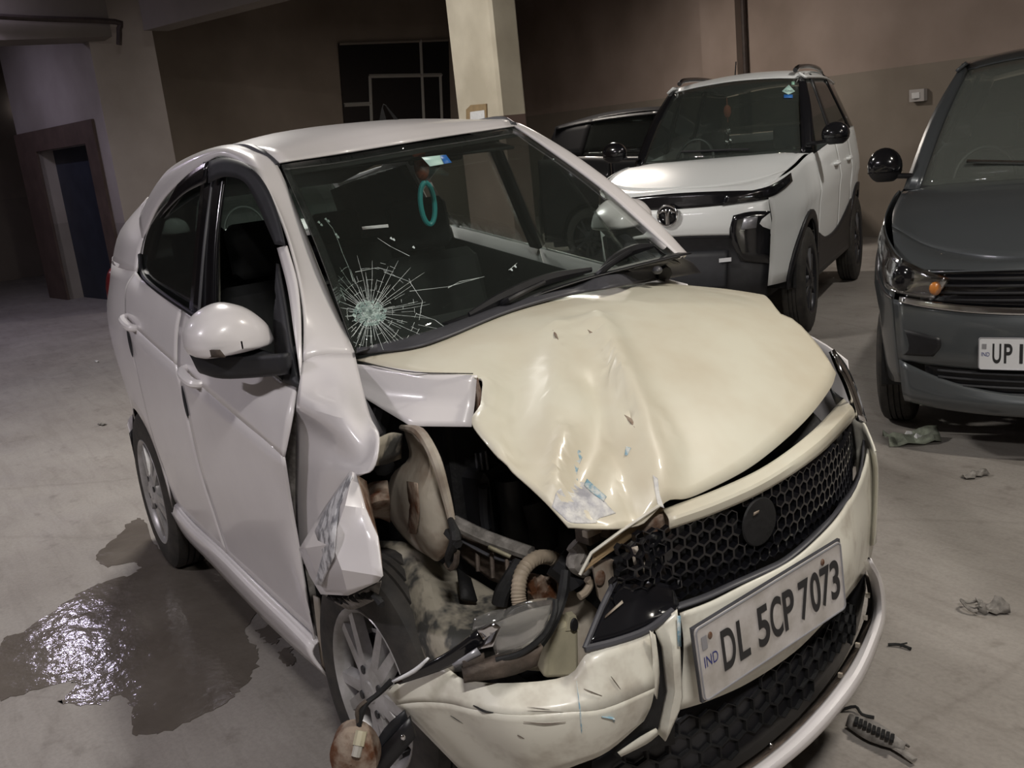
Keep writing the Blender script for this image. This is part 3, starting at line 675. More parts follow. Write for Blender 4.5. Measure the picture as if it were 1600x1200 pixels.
fpatch(s, [(.785, .835, .008), (.70, .72, .03), (.56, .58, .035), (.50, .52, .02)], 'bumper', M['grey'], gry)
fpatch(s, [(.505, .525, .0), (.36, .40, .0)], 'lower_grille', M['black'], gry, -.80, .80)
for k in range(4):
    z = .485-.033*k; fpatch(s, [(z, z+.01, .02), (z-.010, z, .024)], 'lower_grille_bar', M['dark'], gry, -.70, .70, 7, .006)
fpatch(s, [(.38, .52, .02), (.33, .36, .045), (.27, .30, .02)], 'bumper_lip', M['grey'], gry)
for sg in (-1, 1):
    def sp(x, z, o=.008): return Vector((x, sg*(s.y(x, z)+o), z))
    def bwl(q): return fascia(s, sg*q[0], q[1], q[2])
    hl = MB().patch([[fascia(s, sg*.62, .945, .0), fascia(s, sg*.85, 1.00, .0), sp(.58, 1.055, .004), sp(.44, 1.12, .004), sp(.30, 1.175, .003)], [fascia(s, sg*.66, .89, .004), fascia(s, sg*.88, .915, .004), sp(.585, .95, .004), sp(.47, 1.02, .004), sp(.34, 1.10, .004)], [fascia(s, sg*.72, .845, .006), fascia(s, sg*.92, .865, .006), sp(.585, .89, .006), sp(.52, .935, .006), sp(.44, 1.00, .006)]], 4, 3).build('headlamp', M['chrome'], gry, .01)
    MB().patch([[fascia(s, sg*.60, .95, .012), fascia(s, sg*.85, 1.005, .012), sp(.58, 1.06, .016), sp(.44, 1.125, .016), sp(.29, 1.18, .010)], [fascia(s, sg*.66, .885, .026), fascia(s, sg*.88, .91, .026), sp(.585, .95, .028), sp(.47, 1.02, .026), sp(.34, 1.10, .02)], [fascia(s, sg*.72, .84, .016), fascia(s, sg*.92, .86, .016), sp(.585, .885, .018), sp(.52, .93, .018), sp(.44, 1.0, .014)]], 4, 3).build('lamp_lens', M['lens'], hl, .004)
    MB().ball(fascia(s, sg*.95, .945, .02), (.03, .055, .05*S), 14, 8).build('lamp_bowl', M['gloss_black'], hl)
    MB().ball(fascia(s, sg*.70, .90, .012), (.02, .03, .035), 10, 6).build('amber_lamp', M['amber'], hl)
    MB().patch([[bwl(q) for q in ((.66, .655, .037), (.80, .675, .037), (.97, .69, .028))], [bwl(q) for q in ((.66, .61, .038), (.80, .61, .038), (.97, .61, .029))], [bwl(q) for q in ((.72, .56, .037), (.85, .555, .036), (.96, .55, .028))]], 4, 3).build('fog_recess_shade', M['black'], gry, .01)  # nearly flush black patch, painting the shade of a hollow
    MB().tube([sp(.62, .84, .006), sp(.56, .86, .010), sp(.45, .93, .010), sp(.36, 1.03, .008)], .008, 6, 5).build('lamp_edge_trim', M['chrome'], hl)
    door_mirror(gry, -.50, sg*.88, 1.43, sg, 'gloss_black', d=(.075, .10, .11))
pl = empty('x'); bpy.data.objects.remove(pl)
def plate(e, o, ux, uy, w, h, m, n_):
    """pressed plate with its lower left corner at o"""
    o, ux, uy = vv(o), vv(ux).normalized(), vv(uy).normalized(); nn_ = ux.cross(uy).normalized(); r = .012
    out = []
    for (cx_, cy_, a0) in ((w-r, r, -90), (w-r, h-r, 0), (r, h-r, 90), (r, r, 180)):
        for k in range(4):
            a = math.radians(a0+30*k); out.append(o+ux*(cx_+math.cos(a)*r)+uy*(cy_+math.sin(a)*r))
    p = MB().prism(out, nn_*.004).build('number_plate', m, e, smooth=0)
    c = sum(out, Vector())/len(out); edge = [q+(c-q)*.012+nn_*.005 for q in out]
    MB().tube(edge+[edge[0]], .0022, 6, 1, False).build('plate_rim', M['silver_mark'], p)
    return p, nn_
o_ = Vector((.775, -.25, .515)); pp_, nn_ = plate(gry, o_, (0, 1, 0), (0, 0, 1), .50, .12*S, M['plate_clean'], 0)
for chh, a, w_ in (('U', .062, .038), ('P', .112, .036), ('1', .178, .015)): text('plate_character', chh, M['ink'], pp_, o_+Vector((.0045, a, .035)), (0, 1, 0), (0, 0, 1), .070*S, .5, .001, .02, w_)
text('plate_country_code', 'IND', M['ink_blue'], pp_, o_+Vector((.0045, .014, .066)), (0, 1, 0), (0, 0, 1), .015*S, .9, .001, 0, .036)
MB().box(o_+Vector((.0055, .026, .115)), (.002, .020, .024)).build('hologram', M['silver_mark'], pp_)
wa, wb_ = s.ws_at(.25, .05)+Vector((.05, 0, .03)), s.ws_at(-.55, .15)+Vector((.03, 0, .02))
MB().tube([wa, wb_], .012, 6, 1).build('wiper', M['chrome'], gry)
MB().tube([s.ws_at(.1, .10)+Vector((.03, 0, .02)), s.ws_at(-.05, .30)+Vector((.03, 0, .02))], .010, 6, 1).build('wiper_blade', M['black'], gry)

# black hatchback side on, far behind
DF = Frame(-7.15, 8.8, math.radians(50)); drk = empty('hatchback_car', DF)
tag(drk, 'black hatchback in deep shade between the column and white SUV', 'car')
s = Car(zr=2.0, xf=.68, rimm='alloy_dark'); s.body(drk, M['black_car'])
fpatch(s, [(1.07, .99, -.13), (.98, .96, -.01), (.70, .70, .02), (.36, .40, .0)], 'bumper', M['black_car'], drk)
WF = Frame(-5.35, 1.25, math.radians(-19)); wht = empty('hatchback_car', WF)
tag(wht, 'white car parked behind the damaged one, glimpsed through its windows', 'car')
s2 = s; s = Car(zr=1.93, xf=.68); s.body(wht, M['suv'])
fpatch(s, [(1.07, .99, -.13), (.98, .96, -.01), (.70, .70, .02), (.36, .40, .0)], 'bumper', M['suv'], wht)
fpatch(s, [(.93, .93, .012), (.84, .84, .022)], 'grille', M['gloss_black'], wht, -.7, .7)
for sg in (-1, 1): door_mirror(wht, -.50, sg*.92, 1.36, sg, 'suv')
s = s2
for sg in (-1, 1): door_mirror(drk, -.50, sg*.96, 1.40, sg, 'gloss_black')

# ------------------------------------------------------------------ the damaged white hatchback (its own frame is the hall's frame)
wc = empty('hatchback_car'); tag(wc, 'white hatchback with crushed front corner, crumpled bonnet and cracked windscreen', 'car')
s = Car(W=.845, wb=2.4, R=.295, xf=.74, xr=-2.98, sill=.38, xb=-.36, xt=-.95, zr=1.985, beltf=1.245, beltr=1.44, ar=.335, ytop=.55, xc=-2.0)
paint, bumper = M['paint'], M['bumper']
# roof
rows = [[P(437, 254, y=-.53), P(530, 240, y=-.27), P(640, 222, y=0), P(722, 209, y=.27), P(803, 197, y=.53)],
        [P(405, 236, y=-.545), P(497, 214, y=-.28), P(612, 196, y=0), P(710, 190, y=.30), P(788, 187, y=.55)],
        [Vector((-1.45, -.555, 1.90)), Vector((-1.45, -.30, 1.945)), Vector((-1.45, 0, 1.955)), Vector((-1.45, .30, 1.945)), Vector((-1.45, .555, 1.90))],
        [Vector((-2.0, -.55, 1.845)), Vector((-2.0, -.30, 1.89)), Vector((-2.0, 0, 1.90)), Vector((-2.0, .30, 1.89)), Vector((-2.0, .55, 1.845))],
        [Vector((-2.72, -.50, 1.70)), Vector((-2.76, -.28, 1.73)), Vector((-2.78, 0, 1.74)), Vector((-2.76, .28, 1.73)), Vector((-2.72, .50, 1.70))]]
roof_edge_r = [r[0] for r in rows]; roof_edge_l = [r[-1] for r in rows]
MB().patch(rows, 5, 6).build('roof', paint, wc, .006)
ant = P(612, 190, y=0); k = P(612, 193, x=-1.30)
b0 = k+Vector((0, 0, -.02)); prof = [(.075, 0), (.045, .030), (.005, .062), (-.030, .092), (-.048, .098), (-.062, .085), (-.078, 0)]
MB().grid([[b0+Vector((x, w*(.026 if z == 0 else .013*(1-z/.11)), z)) for x, z in prof] for w in (-1, -.5, .5, 1)]).build('shark_fin_aerial', M['void'], wc, smooth=0)
# roof gutter strips, cant rails and windscreen pillars
ditch = [P(365, 226, y=-.552), P(388, 229, y=-.550), P(408, 238, y=-.548), P(424, 249, y=-.54), P(434, 259, y=-.535)]
MB().tube([p+Vector((0, 0, .001)) for p in ditch], [.003, .011, .011, .010], 8, 5).build('roof_gutter_strip', M['trim'], wc)
MB().tube([Vector((-2.2, .553, 1.815)), Vector((-1.7, .557, 1.883)), Vector((-1.2, .555, 1.915)), P(803, 196, y=.535)], .014, 8, 5).build('roof_gutter_strip', M['trim'], wc)
U = [P(232, 312, y=-.60), P(262, 268, y=-.57), P(310, 240, y=-.56), P(365, 227, y=-.553), P(405, 238, y=-.547), P(432, 258, y=-.537), P(467, 340, y=-.55), P(502, 430, y=-.575), P(531, 500, y=-.60), P(554, 552, y=-.625)]
Lw = [P(224, 378, y=-.70), P(247, 325, y=-.68), P(280, 286, y=-.66), P(320, 256, y=-.635), P(352, 245, y=-.62), P(402, 274, y=-.62), P(434, 330, y=-.635), P(458, 400, y=-.665), P(473, 480, y=-.71), P(474, 565, y=-.765)]
Mi = [(a+b)/2+Vector((0, -.022, .012)) for a, b in zip(U, Lw)]
MB().patch([U, Mi, Lw], 6, 4).build('windscreen_pillar', paint, wc, .008)
UL = [Vector((p.x-.14, -p.y, p.z-.004)) for p in U]; UL[5] = P(803, 197, y=.535); UL[6] = P(872, 244, y=.55); UL[7] = P(947, 300, y=.575); UL[8] = P(1010, 356, y=.60); UL[9] = P(1062, 404, y=.63)
LL = [Vector((p.x-.14, -p.y, p.z-.004)) for p in Lw]; LL[9] = UL[9]+Vector((-.10, .12, -.02)); LL[8] = UL[8]+Vector((-.06, .10, 0)); LL[7] = UL[7]+Vector((-.05, .09, 0)); LL[6] = UL[6]+Vector((-.05, .085, 0)); LL[5] = UL[5]+Vector((-.05, .08, -.03))
MB().patch([UL, [(a+b)/2+Vector((0, .022, .012)) for a, b in zip(UL, LL)], LL], 6, 4).build('windscreen_pillar', paint, wc, .008)
# windscreen
wt = [P(440, 258, y=-.525), P(530, 244, y=-.27), P(640, 226, y=0), P(722, 213, y=.27), P(802, 200, y=.525)]
wbm = [P(556, 553, y=-.62), P(694, 517, y=-.31), P(830, 468, y=0), P(950, 430, y=.31), P(1060, 402, y=.62)]
wm = [(a+b)/2+Vector((.012, 0, .022)) for a, b in zip(wt, wbm)]; WS = [wbm, wm, wt]
ws = MB().patch(WS, 6, 8).build('windscreen', M['glass'], wc, .004)
def WSP(u, v, off=.006):
    """the windscreen's surface under a pixel"""
    n = (wbm[4]-wbm[0]).cross(wt[2]-wbm[2]).normalized()
    if n.x < 0: n = -n
    o, r = W0.ray(u, v); t = (wm[2]+n*off-o).dot(n)/r.dot(n); p = o+r*t
    a = (p-wm[2]).dot((wt[2]-wbm[2]).normalized())/((wt[2]-wbm[2]).length/2); b = p.y/.6
    return p
# black print around the glass
MB().patch([[a.lerp(b, .0)+Vector((-.006, 0, -.004)) for a, b in zip(wt, wm)], [a.lerp(b, .13)+Vector((-.006, 0, -.004)) for a, b in zip(wt, wm)]], 6, 2).build('windscreen_border', M['void'], ws, .001)
MB().patch([[a.lerp(b, t)+Vector((-.006, 0, -.004)) for a, b, t in ((wt[0], wt[1], 0), (wm[0], wm[1], 0), (wbm[0], wbm[1], 0))], [a.lerp(b, t)+Vector((-.006, 0, -.004)) for a, b, t in ((wt[0], wt[1], .12), (wm[0], wm[1], .11), (wbm[0], wbm[1], .10))]], 4, 2).build('windscreen_border', M['void'], ws, .001)
# cracks
rnd = random.Random(3); hub = (578, 489)
ray_m = MB(); dust_haze = MB()
def cl(p, q, w=.0012, mb=None):
    a, b = WSP(*p), WSP(*q); d_ = (b-a)
    if d_.length < 1e-5: return
    n = d_.cross(CAM-a).normalized()*w; (mb or ray_m).add([a-n, a+n, b+n*.5, b-n*.5], [(0, 1, 2, 3)])
def ins(p): return p[0] > 452+(p[1]-262)*.36 and p[1] < 548
for k in range(64):
    a = 2*math.pi*k/64+rnd.uniform(-.05, .05); L_ = rnd.uniform(45, 92) if rnd.random() < .85 else rnd.uniform(95, 120)
    p = (hub[0]+math.cos(a)*8, hub[1]+math.sin(a)*8)
    n = 6
    for j in range(n):
        a += rnd.uniform(-.05, .05); q = (p[0]+math.cos(a)*L_/n, p[1]+math.sin(a)*L_/n*.95)
        if not ins(q): break
        if rnd.random() < .9: cl(p, q, .0007*(1-.5*j/n))
        p = q
for rr, dens in ((14, .8), (24, .6), (36, .5), (52, .4), (70, .45), (80, .25)):
    for k in range(60):
        if rnd.random() > dens: continue
        a = 2*math.pi*k/60; b = a+2*math.pi/60
        p = (hub[0]+math.cos(a)*rr*rnd.uniform(.96, 1.04), hub[1]+math.sin(a)*rr); q = (hub[0]+math.cos(b)*rr, hub[1]+math.sin(b)*rr)
        if ins(p) and ins(q): cl(p, q, .0005)
for line in ([(552, 440), (545, 418), (535, 395), (528, 375), (520, 357), (510, 345)], [(540, 470), (528, 440), (515, 410), (500, 380)], [(640, 455), (700, 448), (735, 438), (757, 432)], [(700, 450), (718, 440), (748, 434)], [(795, 422), (800, 418), (808, 411)], [(640, 400), (610, 385), (590, 372)], [(600, 425), (640, 440), (660, 470), (655, 500)], [(555, 425), (590, 418), (615, 425)], [(650, 490), (680, 500), (700, 515)]):
    for a, b in zip(line, line[1:]): cl(a, b, .0007)
for p in ((497, 346), (501, 350), (508, 341), (512, 344), (524, 365), (527, 369), (610, 371), (614, 373), (645, 385), (804, 415), (798, 420)): cl(p, (p[0]+3, p[1]+3), .0035)
ray_m.build('crack_lines', M['crack'], ws, smooth=0)['kind'] = 'stuff'
for k in range(260):
    a = rnd.uniform(0, 6.28); r_ = 23*rnd.random()**.8; c = (hub[0]+math.cos(a)*r_*1.15, hub[1]+math.sin(a)*r_*.85); sz = rnd.uniform(1, 3.2)
    dust_haze.add([WSP(c[0]+math.cos(b)*sz, c[1]+math.sin(b)*sz, .0075) for b in (0, 1.4, 2.9, 4.5)], [(0, 1, 2, 3)])
o = dust_haze.build('crushed_glass', M['cloudy'], ws, smooth=0); o['kind'] = 'stuff'
# stickers and charms
st = MB().add([WSP(659, 246), WSP(694, 242), WSP(706, 254), WSP(672, 260)], [(0, 1, 2, 3)]).build('sticker', M['pale_green'], ws, .001)
MB().add([WSP(688, 243, .009), WSP(697, 242, .009), WSP(706, 254, .009), WSP(694, 256, .009)], [(0, 1, 2, 3)]).build('sticker_stripe', M['bluest'], st, .001)
ch = P(668, 318, x=-1.02)
MB().tube([ch+Vector((0, math.sin(a)*.030, math.cos(a)*.078)) for a in [2*math.pi*k/24 for k in range(25)]], .010, 8, 1, False).build('hanging_ring', M['teal'], wc)
MB().tube([ch+Vector((0, 0, .08)), ch+Vector((0, -.004, .22))], .003, 5, 1).ball(ch+Vector((.0, -.006, .135)), (.022, .03, .05), 10, 8).ball(ch+Vector((0, -.012, .185)), (.018, .026, .03), 10, 8).build('hanging_tassel', M['orange'], wc)
MB().box(P(680, 236, x=-1.06), (.03, .25, .085), .1, bev=.3).build('rear_view_mirror', M['black'], wc)
# cowl and wipers
def zhood(x, y):
    t = max(0, x+.26); return 1.338-.08*t-.10*t*t-.32*t**3-.15*y*y
HP = lambda u, v: W0.H(u, v, zhood)
hr = [HP(*p)+Vector((0, 0, .010)) for p in ((560, 560), (640, 550), (700, 532), (800, 491), (900, 464), (1000, 447), (1095, 428))]
ct = [P(558, 551, y=-.63), P(630, 532, y=-.45), P(694, 512, y=-.31), P(792, 478, y=-.08), P(886, 446, y=.15), P(975, 422, y=.38), P(1063, 401, y=.63)]
cw = MB().patch([hr, [(a+b)/2+Vector((0, 0, .015)) for a, b in zip(hr, ct)], ct], 5, 4).build('cowl', M['trim'], wc, .006)
MB().patch([[p+Vector((-.01, 0, .012)) for p in ct[2:]], [p+Vector((.055, 0, .014)) for p in ct[2:]]], 5, 2).build('cowl_grille', M['black'], cw, .004)
wp = MB().tube([P(768, 488, y=-.12), WSP(795, 468, .035), WSP(850, 441, .030)], [.012, .010, .008], 8, 4).build('wiper', M['black'], wc)
MB().tube([WSP(733, 492, .014), WSP(790, 462, .018), WSP(855, 436, .018), WSP(924, 421, .014)], [.006, .012, .013, .012, .006], 6, 4, True, 1.5).build('wiper_blade', M['black'], wp)
wp = MB().tube([P(928, 436, y=.25), WSP(950, 416, .035), WSP(985, 393, .030)], [.014, .010, .008], 8, 4).build('wiper', M['black'], wc)
MB().tube([WSP(938, 424, .014), WSP(962, 404, .018), WSP(990, 390, .018), WSP(1020, 384, .014)], [.006, .012, .013, .012, .006], 6, 4, True, 1.5).build('wiper_blade', M['black'], wp)
for p in ((766, 488, -.13), (1027, 422, .48)):
    c = P(p[0], p[1], y=p[2]); MB().ball(c, (.018, .018, .014), 10, 6).build('wiper_pivot', M['trim'], cw)
MB().patch([[P(1008, 372, y=.52), P(1040, 398, y=.58), P(1060, 408, y=.63)], [P(1040, 405, y=.58), P(1052, 412, y=.61), P(1064, 412, y=.645)]], 3, 2).build('cowl_corner', M['gloss_black'], cw, .006)

# bonnet ---------------------------------------------------------------
def cpl(pts, n):                                # n+1 points evenly spaced along a polyline of pixels laid on the bonnet
    c = curve([HP(*p) if isinstance(p, tuple) else p for p in pts], 10); L_ = [0]
    for a, b in zip(c, c[1:]): L_.append(L_[-1]+(b-a).length)
    out = []; j = 0
    for i in range(n+1):
        d_ = L_[-1]*i/n
        while j < len(c)-2 and L_[j+1] < d_: j += 1
        out.append(c[j].lerp(c[j+1], min(1, (d_-L_[j])/max(1e-9, L_[j+1]-L_[j]))))
    return out
NU, NV = 72, 56
e_r = cpl([(556, 563), (640, 545), (700, 526), (800, 486), (900, 458), (1000, 440), (1094, 425)], NU)
e_l = cpl([(1094, 425), (1150, 441), (1200, 467), (1245, 503), (1285, 549), (1306, 584)], NV)
e_f = cpl([(888, 824), (930, 823), (985, 812), (1036, 797), (1120, 759), (1180, 725), (1235, 680), (1272, 642), (1298, 606), (1306, 584)], NU)
e_t = cpl([(556, 563), (640, 582), (744, 592), (752, 630), (738, 664), (800, 733), (888, 824)], NV)
creases = []
def crease(pts, amp, w, skew=0):
    creases.append(([HP(*p).xy for p in curve([Vector((*q, 0)) for q in pts], 5) for p in [(p.x, p.y)]], amp, w, skew))
crease([(908, 492), (920, 510), (946, 560), (962, 600), (976, 625), (990, 662)], -.022, .020)
crease([(925, 500), (938, 515), (962, 560), (985, 610), (1005, 660), (1025, 720), (1030, 770)], .030, .040)
crease([(870, 505), (872, 540), (868, 600), (862, 660)], .016, .030)
crease([(810, 560), (800, 640), (806, 700)], -.030, .055)
crease([(752, 600), (768, 660), (792, 720)], .020, .022)
crease([(930, 590), (940, 640), (925, 700), (905, 740)], -.030, .040)
crease([(885, 680), (872, 720), (868, 768)], .030, .018)
crease([(960, 690), (975, 740), (985, 790)], -.020, .030)
crease([(1030, 650), (1055, 700), (1040, 760)], .012, .020)
crease([(920, 800), (960, 810), (1000, 800)], -.020, .03)
def dent(x, y):
    z = 0
    for pl_, amp, w, sk in creases:
        best = 1e9
        for i, a in enumerate(pl_[:-1]):
            b = pl_[i+1]; ab = b-a; q = Vector((x, y))-a; t = max(0, min(1, q.dot(ab)/max(1e-9, ab.dot(ab)))); best = min(best, (q-ab*t).length)
        k_ = best/w
        if k_ < 3: z += amp*(math.exp(-k_*1.6) if abs(amp) < .025 else math.exp(-k_*k_))
    return z*1.1
rows = []
for i in range(NV+1):
    t = i/NV; row = []
    for j in range(NU+1):
        q = j/NU
        p = e_r[j]*(1-t)+e_f[j]*t + e_t[i]*(1-q)+e_l[i]*q - (e_r[0]*(1-t)*(1-q)+e_r[-1]*(1-t)*q+e_f[0]*t*(1-q)+e_f[-1]*t*q)
        ed = min(1, i/9)*min(1, (NU-j)/9); ed = ed*ed*(3-2*ed)
        p = Vector((p.x, p.y, 0)); p.z = zhood(p.x, p.y)+dent(p.x, p.y)*ed
        row.append(p)
    rows.append(row)
hood = MB().grid(rows).build('bonnet', M['hood'], wc, .005, 60)
def on_hood(u, v, up=.006): return W0.H(u, v, lambda x, y: zhood(x, y)+dent(x, y)+up)
def hpatch(name, pix, m, up=.004):
    """a mark lying on the bonnet, given by rows of pixels"""
    g = [curve([Vector((*p, 0)) for p in r], 6) for r in pix]; g = [curve([r[j] for r in g], 6) for j in range(len(g[0]))]
    return MB().grid([[on_hood(p.x, p.y, up) for p in r] for r in g]).build(name, m, hood, .001, 60)
# folded flange at the torn corner
MB().patch([[HP(545, 570)+Vector((0, 0, .004)), HP(600, 576)+Vector((0, 0, .006)), HP(670, 586)+Vector((0, 0, .006)), HP(746, 590)+Vector((0, 0, .006))],
            [P(552, 592, x=-.24), P(602, 613, x=-.12), P(668, 626, x=.02), P(742, 630, x=.12)],
            [P(562, 617, x=-.20), P(602, 642, x=-.09), P(642, 666, x=.03), P(737, 667, x=.14)]], 5, 4, True).build('bonnet_edge', M['paint'], hood, .004)
MB().patch([[P(746, 590, x=.125), P(752, 620, x=.14), P(744, 662, x=.13)], [P(742, 632, x=.10), P(741, 645, x=.10), P(737, 667, x=.09)]], 3, 2).build('torn_flap', M['rust'], hood, .003)
# scraped corner, rust line, blue scuffs
hpatch('bare_scrape', [[(898, 752), (918, 756), (938, 775), (952, 792), (962, 802)], [(872, 766), (890, 775), (912, 786), (934, 800), (950, 806)], [(866, 780), (878, 792), (896, 802), (915, 808), (938, 810)], [(862, 792), (878, 806), (890, 816), (910, 818), (932, 817)]], M['primer'], .004)
hpatch('blue_scuff', [[(904, 700), (911, 712)], [(897, 725), (902, 738)], [(897, 745), (903, 752)]], M['blue'], .0045)
hpatch('blue_scuff', [[(917, 748), (932, 762), (948, 776)], [(912, 758), (925, 770), (944, 784)]], M['blue'], .0055)
hpatch('blue_scuff', [[(1020, 742), (1028, 748)], [(1024, 770), (1031, 772)], [(1028, 790), (1038, 794)]], M['primer'], .005)
hpatch('blue_scuff', [[(978, 697), (986, 700)], [(976, 712), (980, 712)]], M['blue'], .0045)
for a in ([(918, 515), (930, 525), (940, 540)], [(938, 540), (946, 556), (952, 575)], [(975, 648), (985, 656), (992, 668)]):
    MB().tube([on_hood(*p, .002) for p in a], [.001, .008, .001], 6, 4, True, .35).build('rust_crack', M['rust'], hood)
MB().tube([on_hood(*p, .002) for p in ((864, 516), (872, 530))], [.001, .004, .001], 6, 2).build('rust_crack', M['rust'], hood)
MB().tube([HP(570, 574)+Vector((0, 0, .012)), HP(600, 580)+Vector((0, 0, .012)), HP(650, 588)+Vector((0, 0, .011)), HP(740, 590)+Vector((0, 0, .011))], .0015, 5, 3).build('edge_crack', M['void'], hood)

# nose strip, grille, bumper ------------------------------------------
gx = .695
up_ = [(1036, 797), (1120, 766), (1200, 727), (1270, 674), (1318, 623)]; lo_ = [(1046, 826), (1120, 800), (1200, 763), (1280, 709), (1336, 652)]
nose = MB().patch([[Q(*p, .655) for p in up_], [(Q(*a, .69)+Q(*b, .70))/2+Vector((.008, 0, .004)) for a, b in zip(up_, lo_)], [Q(*p, .70) for p in lo_]], 6, 4).build('nose_strip', M['hood'], wc, .006)
MB().patch([[Q(*p, .60) for p in up_], [Q(p[0], p[1]+14, .58) for p in up_]], 5, 2).build('lock_panel', M['void'], wc, .006)
grl = MB().patch([[Q(*p, .64) for p in ((985, 845), (1046, 828), (1120, 802), (1200, 764), (1280, 709), (1337, 655))], [Q(*p, .64) for p in ((1020, 940), (1060, 940), (1147, 904), (1227, 867), (1307, 789), (1346, 690))]], 5, 3).build('grille', M['void'], wc, .004)
def inpoly(p, poly):
    r = False; n = len(poly)
    for i in range(n):
        a, b = poly[i], poly[(i+1) % n]
        if (a[1] > p[1]) != (b[1] > p[1]) and p[0] < (b[0]-a[0])*(p[1]-a[1])/(b[1]-a[1])+a[0]: r = not r
    return r
gpx = [(982, 846), (1046, 827), (1120, 801), (1200, 764), (1280, 710), (1337, 654), (1346, 672), (1339, 733), (1307, 789), (1270, 830), (1226, 867), (1147, 904), (1100, 925), (1050, 941), (1020, 930)]
gyz = [Q(*p, gx) for p in gpx]; gpoly = [(p.y, p.z) for p in gyz]
def hexes(poly, x0, r, kx=.62, zst=1.12, dep=.018, wall_=.16, name='honeycomb', par=None, skip=None, dent_=None, mm='gloss_black'):
    mb = MB(); ys = [p[0] for p in poly]; zs = [p[1] for p in poly]; n = 0
    dy, dz = r*math.sqrt(3), r*1.5*zst; row = 0; z = min(zs)
    while z < max(zs):
        y = min(ys)+(dy/2 if row % 2 else 0)
        while y < max(ys):
            if inpoly((y, z), poly) and not (skip and skip(y, z)):
                o1, o2 = [], []
                for k in range(6):
                    a = math.pi/6+math.pi/3*k
                    for R_, lst in ((r*1.0, o1), (r*(1-wall_), o2)):
                        yy, zz = y+math.cos(a)*R_, z+math.sin(a)*R_*zst
                        lst.append(Vector((x0-kx*min(abs(yy), .8)**2+(dent_(yy, zz) if dent_ else 0), yy, zz)))
                v = o1+o2+[q-Vector((dep, 0, 0)) for q in o2]
                mb.add(v, [(k, (k+1) % 6, 6+(k+1) % 6, 6+k) for k in range(6)]+[(6+k, 6+(k+1) % 6, 12+(k+1) % 6, 12+k) for k in range(6)])
            y += dy
        z += dz; row += 1
    return mb.build(name, M[mm], par, smooth=0)
bc = Q(1188, 815, gx)
hexes(gpoly, gx, .0185, par=grl, skip=lambda y, z: ((y-bc.y)/.066)**2+((z-bc.z)/.066)**2 < 1)
bd = MB().lathe([(.0, .060), (.004, .057), (.005, .05), (.005, .001)], 28, Q(1186, 815, gx+.002), 1.05, 'X').build('badge_mount', M['void'], grl)
MB().add([Q(1178, 801, gx+.018), Q(1186, 797, gx+.018), Q(1185, 801, gx+.018), Q(1177, 806, gx+.018)], [(0, 1, 2, 3)]).build('badge_chip', M['apron'], bd, .002)
tl = [(1050, 946), (1100, 929), (1147, 908), (1190, 889), (1226, 871), (1270, 834), (1309, 792), (1341, 736), (1349, 672)]
MB().patch([[Q(*p, gx+.012) for p in tl], [Q(p[0]+2, p[1]+9, gx+.03) for p in tl]], 4, 2).build('grille_trim', M['trim'], wc, .006)
bt = [(1062, 958), (1110, 940), (1160, 915), (1230, 880), (1275, 844), (1316, 798), (1348, 738), (1358, 690)]
bm = [(1068, 1010), (1110, 1000), (1165, 985), (1240, 945), (1290, 905), (1335, 850), (1365, 775), (1367, 720)]
bb = [(1062, 1108), (1106, 1094), (1170, 1065), (1240, 1018), (1290, 968), (1328, 925), (1355, 885), (1366, 840)]
bmp = MB().patch([[Q(*p, gx+.035) for p in bt], [Q(*p, .745) for p in bm], [Q(*p, .735) for p in bb]], 5, 6).build('bumper', bumper, wc, .006)
# the sound corner of the bumper, wrapping round to the far wheel
MB().patch([[Q(1358, 690, gx+.035), P(1368, 705, y=.745), Vector((.36, .80, .86)), Vector((.30, .82, .87))], [Q(1367, 720, .745), P(1371, 750, y=.755), Vector((.37, .825, .66)), Vector((.31, .835, .66))], [Q(1366, 840, .735), P(1367, 850, y=.74), Vector((.36, .81, .42)), Vector((.31, .82, .42))]], 4, 5).build('bumper_corner', bumper, bmp, .006)
# torn vertical flap right beside the split
MB().patch([[P(1022, 982, x=.70), P(1040, 965, x=.71), P(1058, 952, x=.72)], [P(1034, 1010, x=.705), P(1050, 1010, x=.735), P(1062, 1010, x=.735)], [P(1042, 1080, x=.70), P(1055, 1080, x=.735), P(1066, 1090, x=.735)], [P(1028, 1145, x=.69), P(1040, 1158, x=.715), P(1062, 1108, x=.73)]], 4, 4, True).build('torn_flap', bumper, bmp, .004)
MB().patch([[P(1000, 985, x=.66), P(1045, 985, x=.66)], [P(1000, 1060, x=.66), P(1050, 1060, x=.66)], [P(960, 1180, x=.66), P(1050, 1160, x=.66)]], 3, 3).build('crash_beam', M['void'], wc, .02)
MB().patch([[P(1058, 962, x=.742), P(1063, 962, x=.742)], [P(1059, 1010, x=.745), P(1064, 1010, x=.745)]], 2, 2).build('blue_scuff', M['blue'], bmp, .002)
# left headlamp, only its edge in sight
hl = MB().patch([[P(1299, 548, y=.66), P(1318, 572, y=.68), P(1335, 610, y=.69), P(1350, 660, y=.70)], [P(1312, 578, y=.645), P(1322, 600, y=.65), P(1332, 628, y=.655), P(1342, 655, y=.66)]], 4, 3).build('headlamp', M['chrome'], wc, .02)
MB().patch([[P(1300, 547, y=.67)+Vector((0, .01, 0)), P(1320, 572, y=.70), P(1338, 610, y=.715), P(1353, 662, y=.72)], [P(1313, 578, y=.655), P(1324, 600, y=.665), P(1335, 628, y=.67), P(1344, 655, y=.67)]], 4, 3).build('lamp_lens', M['lens'], hl, .004)
MB().patch([[P(1296, 605, x=.43), P(1308, 618, x=.44)], [P(1306, 632, x=.44), P(1318, 622, x=.455)]], 2, 2).build('lamp_bracket', M['black'], hl, .01)
